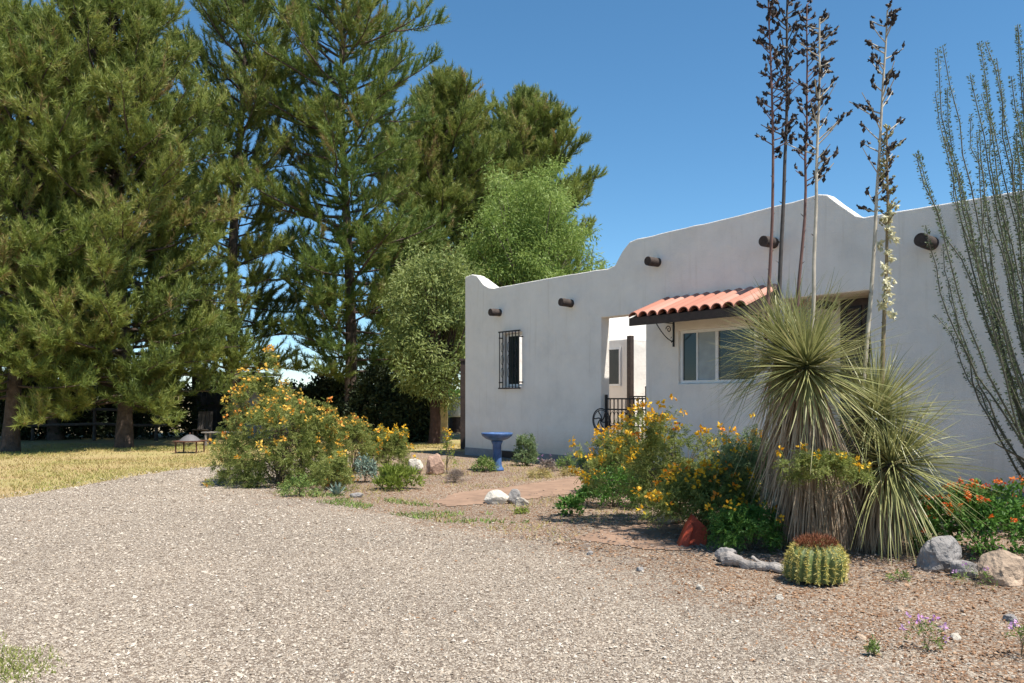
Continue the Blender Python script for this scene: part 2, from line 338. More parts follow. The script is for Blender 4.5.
tag(sheet('flagstone', PAD, .016, .05, M['path'], (.2, 6.5), (2.6, 10), wob=.06), 'pinkish flat paving patch in the shade of the yellow flowering shrub', None)

# pebbles lying on the drive and in the bed
OCT = np.array([(1,0,0),(-1,0,0),(0,1,0),(0,-1,0),(0,0,1),(0,0,-1)], float)
OCF = np.array([(0,2,4),(2,1,4),(1,3,4),(3,0,4),(2,0,5),(1,2,5),(3,1,5),(0,3,5)])
def pebbles(px, py, size, z):
    n = len(px); v = OCT[None]*rng.uniform(.55, 1.25, (n, 6, 1))+rng.normal(0, .16, (n, 6, 3))
    v = v*(size[:, None, None]*np.stack([rng.uniform(.7, 1.3, n), rng.uniform(.7, 1.3, n), rng.uniform(.4, .8, n)], -1)[:, None, :])
    t = rng.uniform(0, 6.28, n); c, s_ = np.cos(t)[:, None], np.sin(t)[:, None]
    tl = rng.normal(0, .35, (n, 1)); x, y, zz = v[..., 0], v[..., 1], v[..., 2]
    zz, x = zz*np.cos(tl)+x*np.sin(tl), x*np.cos(tl)-zz*np.sin(tl)
    x, y = x*c-y*s_, x*s_+y*c
    P = np.stack([x+px[:, None], y+py[:, None], zz+z+size[:, None]*.25], -1)
    F = (np.arange(n)[:, None, None]*6+OCF[None]).reshape(-1, 3)
    return P.reshape(-1, 3), F, np.repeat(rng.random(n), 8)
def scatter(n, y0, y1, pw=1.5):
    # density falls with distance
    u = rng.random(n); e = 2-pw; y = (y0**e+u*(y1**e-y0**e))**(1/e); x = rng.uniform(-1, 1, n)*(.72*y+1.2); return x, y
x, y = scatter(300000, 3.2, 17, 1.6)
d = dist_poly(x, y, BEDLINE); k = in_poly(x, y, DRIVE); keep = (k & (rng.random(len(x)) < np.clip(.3+d/1.4, 0, 1))) | (~k & in_poly(x, y, BEDP) & (rng.random(len(x)) < .30*np.exp(-d/.45))) | (~k & (dist_poly(x, y, LAWNLINE) < .35) & (rng.random(len(x)) < .35))
x, y = x[keep], y[keep]
mb = MB(); mb.add(*pebbles(x, y, np.clip(rng.lognormal(-5.2, .42, len(x)), .0035, .017)*(1+np.clip((y-6)/14, 0, .6)), .012))
tag(mb.build('gravel', M['pebble']), 'loose pale crushed stones covering the driveway', None, None, 'stuff')
x, y = scatter(90000, 3.0, 17, 1.6)
k = in_poly(x, y, BEDP) | ((rng.random(len(x)) < .5*np.exp(-dist_poly(x, y, BEDLINE)/.7))); k &= ~in_poly(x, y, PATH) & ~in_poly(x, y, PAD); x, y = x[k], y[k]
mb = MB(); mb.add(*pebbles(x, y, np.clip(rng.lognormal(-5.0, .42, len(x)), .004, .019), .01))
tag(mb.build('gravel', M['bedpebble']), 'loose brown gravel strewn over the planting bed', None, None, 'stuff')

def blades(mb, px, py, h, w, z=.004, lean=.5, mi=0, varf=None):
    n = len(px); t = rng.uniform(0, 6.28, n); h = h*rng.uniform(.5, 1.3, n)
    dx, dy = np.cos(t)*w/2, np.sin(t)*w/2; lx, ly = rng.normal(0, lean, n)*h, rng.normal(0, lean, n)*h
    b0 = np.stack([px-dx, py-dy, np.full(n, z)], -1); b1 = np.stack([px+dx, py+dy, np.full(n, z)], -1); tp = np.stack([px+lx, py+ly, z+h], -1)
    mb.add(np.stack([b0, b1, tp], 1).reshape(-1, 3), np.arange(3*n).reshape(-1, 3), rng.random(n) if varf is None else varf, mi)
LAWNP = np.vstack([LAWNLINE, [(-1.2, 21.5), (-.5, 26), (-24, 26), (-24, 6)]])
n = 110000; x = rng.uniform(-22, -1, n); y = 9+rng.random(n)*16
k = in_poly(x, y, LAWNP); x, y = x[k], y[k]; pn = vnoise(x, y, .45, 5.0)+.25*vnoise(x, y, 1.7, 2.0)
k = rng.random(len(x)) < np.clip(.6+1.6*pn-.35*np.exp(-(y-21.8)**2/2.5), .08, 1); x, y, pn = x[k], y[k], pn[k]
mb = MB(); blades(mb, x, y, .05, .02, varf=np.clip(.22+.85*pn+rng.normal(0, .22, len(x)), 0, 1))
tag(mb.build('grass', M['drygrass']), 'dry yellow green grass of the lawn before the pines', None, None, 'stuff')
n = 26000; x = rng.uniform(-4.4, -2.0, n); y = rng.uniform(3.2, 4.9, n); k = (x+3.5)**2/1.2**2+(y-3.95)**2/.88**2+.55*vnoise(x, y, 2.2, 1.5) < rng.uniform(.4, 1.05, n); x, y = x[k], y[k]
mb = MB(); blades(mb, x, y, .028, .008, .012)
tag(mb.build('grass', M['greengrass']), 'small green grass patch in the gravel at the near corner of the drive', None, None, 'stuff')
# sparse dry grass and weeds in the bed between drive and path
n = 26000; q = rng.random((n, 2)); x = -4.2+q[:, 0]*7; y = 8.0+q[:, 1]*11
k = in_poly(x, y, BEDP) & ~in_poly(x, y, PATH) & ~in_poly(x, y, PAD); x, y = x[k], y[k]; pn = vnoise(x, y, 1.1, 7.0)
k = rng.random(len(x)) < np.clip(.25+1.6*pn, .02, .9); x, y = x[k], y[k]
mb = MB(); blades(mb, x, y, .055, .011, .008, .7); tag(mb.build('dry_grass', M['drygrass']), 'sparse straw coloured grass between the driveway and the dirt path', None, None, 'stuff')
n = 9000; x = rng.uniform(-3.6, .2, n); y = rng.uniform(9.2, 12.6, n); pn = vnoise(x, y, 1.6, 17.0)
k = in_poly(x, y, BEDP) & (dist_poly(x, y, BEDLINE) < .9) & (pn > .05); x, y = x[k], y[k]
mb = MB(); blades(mb, x, y, .05, .02, .008, .8); tag(mb.build('weeds', M['weed']), 'low green weeds along the edge of the driveway before the big yellow bush', None, None, 'stuff')

# ------------------------------------------------------------------ the house
P0 = np.array([-1.196, 20.35, 0]); E = np.array([.634, -.773, 0]); E /= np.linalg.norm(E); T = np.array([-E[1], E[0], 0])   # along the front, into the house
def HL(s, t, z): return P0+E*s+T*t+np.array([0, 0, z])
house = thing('adobe_house', P0, 'white stucco adobe house with stepped parapet and protruding roof logs', 'house')
def wallgrid(name, s_lines, prof, thick, holes, mat, fr, parent, zlines=(), bev=.05, label=None):
    """wall in a frame fr(a, depth, z): a runs along the wall, prof(a) is its top, holes are (a0, a1, z0, z1)"""
    A = sorted(set(np.round(list(s_lines)+[h for q in holes for h in q[:2]], 4)))
    Z = sorted(set(np.round([.0]+list(zlines)+[h for q in holes for h in q[2:]], 4))); nz = len(Z)+1
    v = []; idx = {}
    act = lambda i, j: 0 <= i < len(A)-1 and 0 <= j < nz-1 and not any(q[0]-1e-4 < (A[i]+A[i+1])/2 < q[1]+1e-4 and (j < len(Z)-1) and q[2]-1e-4 < (Z[j]+Z[j+1])/2 < q[3]+1e-4 for q in holes)
    def vid(i, j, d):
        if (i, j, d) not in idx:
            z = Z[j] if j < len(Z) else prof(A[i]); idx[(i, j, d)] = len(v); v.append(fr(A[i], d*thick, z))
        return idx[(i, j, d)]
    f = []
    for i in range(len(A)-1):
        for j in range(nz-1):
            if not act(i, j): continue
            f.append((vid(i,j,0), vid(i+1,j,0), vid(i+1,j+1,0), vid(i,j+1,0))); f.append((vid(i,j,1), vid(i,j+1,1), vid(i+1,j+1,1), vid(i+1,j,1)))
            if not act(i-1, j): f.append((vid(i,j,0), vid(i,j+1,0), vid(i,j+1,1), vid(i,j,1)))
            if not act(i+1, j): f.append((vid(i+1,j,0), vid(i+1,j,1), vid(i+1,j+1,1), vid(i+1,j+1,0)))
            if not act(i, j-1): f.append((vid(i,j,0), vid(i,j,1), vid(i+1,j,1), vid(i+1,j,0)))
            if not act(i, j+1): f.append((vid(i,j+1,0), vid(i+1,j+1,0), vid(i+1,j+1,1), vid(i,j+1,1)))
    m = MB(); m.add(np.array(v), np.array(f)); o = m.build(name, mat, parent)
    if bev: bevel(o, bev, 3, 50)
    if label: o['label'] = label
    return o
TOPK = [(-.1, 4.52), (.28, 4.56), (.5, 4.50), (.75, 4.28), (.95, 4.16), (1.2, 4.12), (3, 4.13), (5.05, 4.12), (5.2, 4.17), (5.4, 4.42), (5.56, 4.57), (5.8, 4.60), (7.5, 4.64), (9.3, 4.70), (9.66, 4.735), (9.8, 4.70), (10.28, 4.285), (10.42, 4.235), (13, 4.20), (17, 4.2)]
tk = np.array(TOPK); top = lambda s: float(np.interp(s, tk[:, 0], tk[:, 1]))+.016*mnoise.noise((s*2.1, 3.3, 0))+.008*mnoise.noise((s*6.3, 1.3, 0))
HOLES = [(1.56, 2.24, 1.72, 2.98), (4.80, 6.02, .0, 3.12), (6.83, 8.5, 1.72, 2.72), (9.0, 10.51, 0.0, 3.10)]
FT = .26
wallgrid('front_wall', list(np.arange(0, 16.01, .2))+[.28, .5, .75, 5.3, 5.45, 9.66, 9.8, 10.28, 10.42], top, FT, HOLES, M['stucco'], HL, house, (.2, .8, 3.6))
sidep = lambda a: 4.55 if a < .5 else max(4.13, 4.55-(a-.5)*.5)
wallgrid('side_wall', np.arange(FT, 9.3, .3), sidep, .25, [], M['stucco'], lambda a, d, z: HL(.25-d, a, z)-np.array([0, 0, .003]), house, (.2, 3.6))
wallgrid('back_wall', np.arange(.25, 16.1, .5), lambda a: 4.13, .25, [], M['stucco'], lambda a, d, z: HL(a, 9.25-d, z), house, (.2, 3.6))
wallgrid('courtyard_wall', np.arange(FT, 9.0, .5), lambda a: 4.5, .25, [], M['stucco'], lambda a, d, z: HL(6.27-d, a, z), house, (.2,))
wallgrid('end_wall', np.arange(FT, 9.0, .5), lambda a: 4.2, .25, [], M['stucco'], lambda a, d, z: HL(16.0-d, a, z), house, (.2,))
m = MB(); m.obox(HL(6.27, FT, 3.55), E*9.48, T*(9-FT), (0, 0, .15)); m.build('roof', M['roofing'], house)
# wing at the back of the courtyard with its own small window and a corner post
m = MB(); m.obox(HL(.25, 4.0, 0), E*1.763, T*5.0, (0, 0, 3.05)); bevel(m.build('courtyard_wing', M['stucco'], house), .04)
m = MB(); m.obox(HL(2.02, 3.83, 0), E*.13, T*.13, (0, 0, 3.1)); m.build('porch_post', M['darkwood'], house)
def frame_box(mb, s0, s1, z0, z1, t0, t1, w, mi=0):
    mb.obox(HL(s0, t0, z0), E*w, T*(t1-t0), (0, 0, z1-z0), 0, mi); mb.obox(HL(s1-w, t0, z0), E*w, T*(t1-t0), (0, 0, z1-z0), 0, mi)
    mb.obox(HL(s0+w, t0, z0), E*(s1-s0-2*w), T*(t1-t0), (0, 0, w), 0, mi); mb.obox(HL(s0+w, t0, z1-w), E*(s1-s0-2*w), T*(t1-t0), (0, 0, w), 0, mi)
m = MB(); frame_box(m, 1.16, 1.66, 1.78, 2.82, 3.96, 4.0-.003, .05); wf = m.build('window', M['vinyl'], house)
m = MB(); m.obox(HL(1.21, 3.975, 1.83), E*.40, T*.012, (0, 0, .94)); m.build('pane', M['glass'], wf)
# front window under the tiled awning: frame, meeting rail, panes, blind behind the left pane
m = MB(); frame_box(m, 6.833, 8.497, 1.723, 2.717, .05, .11, .055); m.obox(HL(7.63, .048, 1.778), E*.06, T*.06, (0, 0, .884)); m.obox(HL(7.2, .056, 1.778), E*.03, T*.045, (0, 0, .884))
wf = m.build('window', M['vinyl'], house)
for s0, s1, mt in ((6.888, 7.2, 'glass'), (7.23, 7.63, 'blind'), (7.69, 8.442, 'glass')):
    m = MB(); m.obox(HL(s0, .08, 1.778), E*(s1-s0), T*.012, (0, 0, .884)); p = m.build('pane', M[mt], wf)
    if mt == 'blind': p['label'] = 'pane with a pale curtain behind it'
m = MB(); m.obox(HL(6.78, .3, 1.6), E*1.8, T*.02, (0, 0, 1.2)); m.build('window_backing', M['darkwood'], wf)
# barred wall opening
m = MB()
for s_ in np.linspace(1.54, 2.26, 7): m.tube([HL(s_, -.10, 1.68), HL(s_, -.10, 3.02)], .013, 6)
for z_ in (1.68, 3.02): m.tube([HL(1.5, -.10, z_), HL(2.30, -.10, z_)], .017, 6)
for s_ in (1.52, 2.28):
    for z_ in (1.82, 2.88): m.tube([HL(s_, -.10, z_), HL(s_, .002, z_)], .016, 6)
for s_ in np.linspace(1.66, 2.14, 3):
    for z_ in (2.05, 2.35, 2.65):
        th = np.linspace(0, 6.28, 13); m.tube([HL(s_+.045*np.sin(q), -.115, z_+.11*np.cos(q)) for q in th], .008, 4)
m.build('window_grille', M['iron'], house)
m = MB(); m.obox(HL(1.56, .12, 1.72), E*.4, T*.02, (0, 0, 1.26)); wf = m.build('window', M['glass'], house)
m = MB(); frame_box(m, 1.57, 2.23, 1.73, 2.97, .10, .118, .05); m.build('frame', M['vinyl'], wf)
# roof logs
for s_, z_, ln, r_ in ((1.42, 3.50, .29, .088), (3.91, 3.50, .31, .088), (6.33, 4.07, .30, .088), (8.86, 4.06, .32, .092), (11.42, 3.68, .36, .10)):
    m = MB(); q = np.linspace(-ln, .1, 5); m.tube([HL(s_, a_, z_+.006*math.sin(a_*9+s_)) for a_ in q], r_*np.array([.97, 1, .98, 1, 1]), 16)
    bevel(m.build('viga', M['viga'], house, True), .012, 2, 60)
# block foundation
m = MB()
for a_, b_ in ((0.0, 4.8), (6.02, 9.0), (10.51, 16.0)):
    m.obox(HL(a_+.02, -.022, .0), E*(b_-a_-.04), T*.02, (0, 0, .20))
m.build('foundation', M['block'], house)
m = MB(); m.obox(HL(1.55, -.04, .03), E*.5, T*.018, (0, 0, .16)); m.build('vent', M['iron'], house)
# tiled awning: sloping boards, barrel tiles, fascia
aw = MB(); s0, s1 = 6.45, 8.97; ROOT, EAVE, PROJ = 3.30, 2.93, .9
aw.add([HL(s0, -.003, ROOT), HL(s1, -.003, ROOT), HL(s1, -PROJ, EAVE), HL(s0, -PROJ, EAVE), HL(s0, -.003, ROOT-.05), HL(s1, -.003, ROOT-.05), HL(s1, -PROJ, EAVE-.05), HL(s0, -PROJ, EAVE-.05)], BOXF[:, ::-1])
awn = aw.build('awning', M['darkwood'], house)
m = MB(); nc = 11; pit = (s1-s0)/nc
for r_ in range(1):
    ta, tb = -PROJ-.07, -.004; tb = min(tb, -.004)
    zz = lambda t_: ROOT+(EAVE-ROOT)*(-t_/PROJ)
    for c_ in range(nc):
        sc = s0+(c_+.5)*pit+rng.normal(0, .004); var = rng.random(); th = np.linspace(0, np.pi, 9)
        ring = []
        for t_, k_ in ((ta, 1.0), (tb, .86)):
            up = zz(t_)+.012*r_+(.028 if t_ == ta else .0)
            for rad in (pit*.5*k_, pit*.5*k_-.016): ring.append([HL(sc-rad*np.cos(q), t_, up+rad*.85*np.sin(q)) for q in th])
        A0, A1, B0, B1 = ring; n9 = 9; V = np.array(A0+A1+B0+B1); i = np.arange(8)
        ff = np.concatenate([np.stack([i, i+1, 18+i+1, 18+i], -1), np.stack([9+i, 27+i, 27+i+1, 9+i+1], -1), np.stack([i, 9+i, 9+i+1, i+1], -1), np.stack([18+i, 18+i+1, 27+i+1, 27+i], -1)])
        m.add(V, ff, var)
        # pan tile between covers
        pv = [HL(sc+pit*.5+q*pit*.30, t_, zz(t_)+.012*r_+.008+.05*abs(q)**2) for t_ in (ta+.03, tb) for q in (-1, -.5, 0, .5, 1)]
        if c_ < nc-1: m.add(pv, [(q, q+1, 6+q, 5+q) for q in range(4)], var)
m.build('roof_tiles', M['terracotta'], awn)
m = MB(); m.obox(HL(s0-.02, -PROJ-.03, EAVE-.15), E*(s1-s0+.04), T*.045, (0, 0, .145)); 
for s_ in (s0, s1-.05): m.add([HL(s_, -.004, ROOT-.2), HL(s_+.05, -.004, ROOT-.2), HL(s_+.05, -PROJ+.015, EAVE-.15), HL(s_, -PROJ+.015, EAVE-.15), HL(s_, -.004, ROOT-.051), HL(s_+.05, -.004, ROOT-.051), HL(s_+.05, -PROJ+.015, EAVE-.051), HL(s_, -PROJ+.015, EAVE-.051)], BOXF)
m.build('fascia', M['darkwood'], awn)
for s_ in (6.72, 8.6):
    m = MB(); m.obox(HL(s_-.02, -.014, 2.42), E*.04, T*.012, (0, 0, .5))
    m.tube([HL(s_, -.02, 2.86), HL(s_, -.58, 2.86)], .009, 6)
    q = np.linspace(0, 1, 14); m.tube([HL(s_, -.02-.5*a_, 2.52+.33*a_**1.7) for a_ in q], .009, 6)
    q = np.linspace(0, 7.5, 24); m.tube([HL(s_, -.15-.08*np.exp(-.16*a_)*np.cos(a_), 2.74+.08*np.exp(-.16*a_)*np.sin(a_)) for a_ in q], .009, 5)
    m.tube([HL(s_, -.02, 2.55), HL(s_, -.07, 2.50), HL(s_, -.10, 2.56), HL(s_, -.07, 2.6)], .009, 5)
    m.build('bracket', M['iron'], awn)
# recessed entry: cream lining, dark doorway
m = MB(); m.obox(HL(8.85, .66, 0), E*1.9, T*.1, (0, 0, 3.3)); m.obox(HL(8.9, FT+.003, 0), E*.1, T*.394, (0, 0, 3.3)); m.obox(HL(10.51, FT+.003, 0), E*.1, T*.394, (0, 0, 3.3)); m.obox(HL(9.0, FT+.003, 3.10), E*1.51, T*.394, (0, 0, .15))
ent = m.build('entry_recess', M['stucco_warm'], house)
m = MB(); m.obox(HL(9.70, .61, 0.02), E*.80, T*.047, (0, 0, 3.05)); dr = m.build('door', M['darkwood'], house); bevel(dr, .01)
m = MB()
for b0, b1 in ((.2, 1.1), (1.2, 2.1), (2.25, 2.95)): frame_box(m, 9.78, 10.07, b0, b1, .588, .607, .04); frame_box(m, 10.13, 10.42, b0, b1, .588, .607, .04)
m.build('door_panels', M['iron'], dr)
m = MB(); m.tube([HL(9.75, .55, 1.0), HL(9.75, .55, 1.15)], .014, 8); m.tube([HL(9.75, .55, 1.0), HL(9.75, .61, 1.0)], .01, 6); m.tube([HL(9.75, .55, 1.15), HL(9.75, .61, 1.15)], .01, 6); m.build('handle', M['iron'], dr)
m = MB(); m.tube([HL(9.58, .2, 2.98), HL(9.58, .65, 2.98)], .07, 12); m.build('beam', M['viga'], house)
# iron gate in the left opening
m = MB(); tg = .10
for s_ in (4.86, 5.96): m.obox(HL(s_-.022, tg-.022, 0.02), E*.044, T*.044, (0, 0, 1.5 if s_ < 5 else 1.62))
for s_ in np.linspace(4.97, 5.85, 9): m.obox(HL(s_-.009, tg-.009, .1), E*.018, T*.018, (0, 0, 1.33))
for z_ in (.1, .86, 1.20, 1.42): m.obox(HL(4.885, tg-.014, z_), E*1.05, T*.028, (0, 0, .03))
for s_ in np.linspace(5.03, 5.79, 8):
    th = np.linspace(0, 6.28, 13); m.tube([HL(s_+.05*np.sin(q), tg, 1.04+.13*np.cos(q)) for q in th], .007, 4)
gate = m.build('gate', M['iron'], house)
m = MB(); m.lathe([(.001, 0), (.03, .01), (.036, .035), (.03, .06), (.001, .07)], HL(5.96, tg, 1.62), 10); m.build('finial', M['iron'], gate, True)
m = MB()
for s_ in np.linspace(2.3, 4.2, 14): m.obox(HL(s_, 3.6, 0), E*.02, T*.02, (0, 0, 1.5))
for z_ in (.15, 1.47): m.obox(HL(2.3, 3.595, z_), E*1.92, T*.03, (0, 0, .035))
m.build('courtyard_railing', M['iron'], house)

# ------------------------------------------------------------------ trees
def needles(mb, P, D, K, L, w, spread, var):
    n = len(P); P = np.repeat(P, K, 0); D0 = np.repeat(D, K, 0); V = np.repeat(var, K)
    d = unit(D0+rng.normal(0, spread, (n*K, 3))); b = P+D0*rng.uniform(-.08, .10, (n*K, 1))
    s_ = unit(np.cross(d, rng.normal(0, 1, (n*K, 3))))*w/2; l = L*rng.uniform(.7, 1.25, (n*K, 1))
    v = np.stack([b-s_, b+s_, b+d*l], 1).reshape(-1, 3)
    mb.add(v, np.arange(3*n*K).reshape(-1, 3), np.clip(V+rng.normal(0, .13, n*K), 0, 1))
def pine(base, env, label, mat, nb=150, group='pines along the lawn', K=20, tuft=.105, up=1.0, name='pine_tree', tr=.22, nl=.19, nw=.021, dens=1.0, rag=.42):
    """env: crown outline as (height, radius) pairs; every branch grows until it meets that outline"""
    base = np.array([base[0], base[1], 0.0]); t = thing(name, base, label, 'tree', group); env = np.array(env, float); H = env[-1, 0]; z0 = env[0, 0]
    tm = MB(); q = np.linspace(0, 1, 14); wob = np.stack([.2*np.sin(q*5+base[0]), .16*np.cos(q*4+base[1]), 0*q], -1)
    trunk = base+wob-wob[0]+np.stack([0*q, 0*q, q*H*.95], -1)
    tm.tube(trunk, tr*np.maximum(1-q, .02)**.7*np.where(q < .01, 1.3, 1), 10)
    TP, TD, TV = [], [], []; ang = rng.uniform(0, 6.28); sd0 = base[0]*1.7
    for b in range(nb):
        tt = (b+.5)/nb; ang += 2.4+rng.normal(0, .4); z = z0+(H*.95-z0)*tt
        clump = 1+rag*(mnoise.noise((math.cos(ang)*1.1+sd0, math.sin(ang)*1.1, z*.42))+.6*mnoise.noise((math.cos(ang)*3+sd0, math.sin(ang)*3, z*1.1)))+rng.normal(0, .08)
        el = np.interp(tt, [0, .3, .7, .9, 1], [-.16, .12, .42, .8, 1.25])*up+rng.normal(0, .15); L = .5
        while L < 6:
            zt = z+L*math.sin(el)+.08*L*L*.5
            if L*math.cos(el) > np.interp(zt, env[:, 0], env[:, 1], right=0)*clump or zt > H: break
            L += .12
        p = np.array([np.interp(z/(H*.95), q, trunk[:, k]) for k in range(3)]); p[2] = z
        d = np.array([np.cos(ang)*np.cos(el), np.sin(ang)*np.cos(el), np.sin(el)]); ns = 7
        pts = [p]; dd = d.copy(); curl = rng.uniform(.0, .12)
        for _ in range(ns):
            pts.append(pts[-1]+dd*L/ns); dd = unit(dd+np.array([rng.normal(0, .11), rng.normal(0, .11), curl]))
        pts = np.array(pts); r0 = .012+.012*L
        tm.tube(pts, np.linspace(r0, .006, ns+1), 5, cap=False)
        u = np.linspace(0, 1, ns+1); tone = rng.normal(.45, .14)
        for uu in rng.uniform(.15, 1, max(10, int(L/.075*dens))):
            p1 = np.array([np.interp(uu, u, pts[:, k]) for k in range(3)]); f = unit(pts[min(ns, int(uu*ns)+1)]-pts[int(min(uu, .99)*ns)])
            lat = unit(np.cross(f, [0, 0, 1]))*rng.choice([-1, 1])
            sd = unit(f*rng.uniform(.2, 1.0)+lat*rng.uniform(.1, 1.1)+np.array([0, 0, rng.uniform(-.25, 1.15)]))
            sl = (.34+.75*(1-uu)*min(1, L/2))*rng.uniform(.45, 1.4)
            nt = max(2, int(sl/tuft)); w_ = np.linspace(.25, 1, nt)[:, None]
            TP.append(p1+sd*sl*w_+np.array([0, 0, .18*sl])*w_**2)
            TD.append(unit(sd+np.array([0, 0, .95])*w_+rng.normal(0, .18, (nt, 3)))); TV.append(np.full(nt, tone+rng.normal(0, .12))+.10*w_[:, 0])
            if rng.random() < .5: tm.tube(np.array([p1, p1+sd*sl*.85]), [.007, .003], 3, cap=False)
            if rng.random() < .02: TV[-1] = TV[-1]*0+1.0
        TP.append(pts[-1:]); TD.append(unit(dd)[None]); TV.append(np.array([tone]))
    tm.build('trunk', M['bark'], t, True)
    cm = MB(); needles(cm, np.vstack(TP), np.vstack(TD), K, nl, nw, .48, np.concatenate(TV)); cm.build('crown', M[mat], t)
    return t
pine(G(10, 452), [(1.35, 1.9), (3, 2.5), (6, 2.5), (9, 2.0), (11, 1.3), (12, .2)], 'pine with a pale thick trunk, leftmost of the row along the lawn', 'needle_green', 125, tr=.2, dens=.85, rag=.55)
pine(G(56, 440), [(2.2, 2.0), (5, 2.6), (8, 2.2), (10, 1.3), (11.4, .2)], 'yellow tipped pine rising behind the two thick trunks at the lawn edge', 'needle_olive', 100, dens=.75)
pine(G(124, 448), [(1.3, 2.3), (3, 3.1), (7, 3.1), (10.5, 2.7), (12.8, 1.8), (14.6, .3)], 'broad dense pine whose low branches hang almost to the lawn', 'needle', 190, tr=.21, dens=.85, rag=.6)
pine(G(238, 440), [(1.7, 2.3), (4, 2.6), (9, 2.3), (13, 2.2), (15.5, 1.7), (17.2, .3)], 'tall open pine with a bare dark trunk showing above the fire pit', 'needle', 112, dens=.66, up=.8, rag=.6)
pine(G(349, 440), [(2.2, 2.3), (5, 2.9), (9, 3.3), (12, 3.0), (14.5, 2.7), (16, 1.5), (17, .3)], 'tall layered pine with sky gaps around its trunk behind the big yellow bush', 'needle_dark', 110, up=.55, dens=.68, rag=.7)
pine((-2.95, 33, 0), [(2.5, 2.8), (6, 3.2), (10, 3.0), (12.5, 2.4), (13.8, 1.5), (14.7, .4)], 'round topped pine standing behind the silvery leafed tree', 'needle', 170)
pine((1.0, 36, 0), [(3, 3.2), (9, 3.5), (12, 3.0), (13.6, 2.4), (14.5, 1.4), (14.9, .5)], 'dense rounded pine highest behind the low end of the house', 'needle_green', 210, up=1.1)

def leafcloud(mb, P, D, L, w, var, droop=0.0):
    n = len(P); d = unit(D+np.array([0, 0, -droop])); s_ = unit(np.cross(d, rng.normal(0, 1, (n, 3))))*w/2; l = L*rng.uniform(.6, 1.3, (n, 1))
    fold = np.cross(s_, d)*rng.uniform(-.5, .5, (n, 1))
    v = np.stack([P, P+d*l*.45-s_+fold, P+d*l, P+d*l*.45+s_+fold], 1).reshape(-1, 3)
    mb.add(v, np.arange(4*n).reshape(-1, 4), np.clip(var, 0, 1))
def leafy_tree(base, H, rx, ry, zc, rz, label, mat, bark, nclump, per, L, w, droop=.4, name='leafy_tree', group=None, tr=.2, seed=1.0, cr=.5):
    base = np.array([base[0], base[1], 0.0]); t = thing(name, base, label, 'tree', group); tm = MB(); cm = MB()
    fork = base+np.array([0, 0, zc-rz*.8]); tm.tube([base, base+[.04, .03, fork[2]*.5], fork], [tr*1.15, tr, tr*.8], 10)
    c0 = base+np.array([0, 0, zc]); lat = unit(rng.normal(0, 1, (nclump, 3)))*rng.uniform(.25, 1, (nclump, 1))**.5
    for i_ in range(nclump):
        lob = 1+.42*mnoise.noise(Vector(lat[i_]*2.0)+Vector((seed, 0, 0)))+.22*mnoise.noise(Vector(lat[i_]*5)+Vector((seed, 3, 0)))
        c = c0+lat[i_]*np.array([rx, ry, rz])*lob
        if i_ % 4 == 0:
            mid = (fork+c)/2+rng.normal(0, .15, 3); tm.tube([fork+[0, 0, rng.uniform(-.3, .2)], mid, c], [.05*tr/.2, .03*tr/.2, .01], 5, cap=False)
        n = int(per*rng.uniform(.5, 1.4)); o = rng.normal(0, 1, (n, 3)); o = unit(o)*rng.uniform(0, 1, (n, 1))**.6*np.array([cr, cr, cr*.9])
        leafcloud(cm, c+o, unit(o)*.6+rng.normal(0, .5, (n, 3)), L, w, rng.normal(.42, .12)+rng.normal(0, .16, n), droop)
    tm.build('trunk', M[bark], t, True); cm.build('crown', M[mat], t); return t
leafy_tree((.55, 28, 0), 9.4, 2.1, 2.0, 6.6, 2.9, 'pale green airy tree showing over the low end of the white parapet', 'willow', 'greybark', 300, 150, .16, .04, .55, seed=2.0)
leafy_tree((-2.45, 25.2, 0), 6.6, 1.5, 1.5, 3.75, 2.7, 'silvery green leafy tree with dark reddish trunk at the house corner', 'olive', 'redbark', 230, 115, .15, .045, .35, tr=.17, seed=5.0, cr=.42)

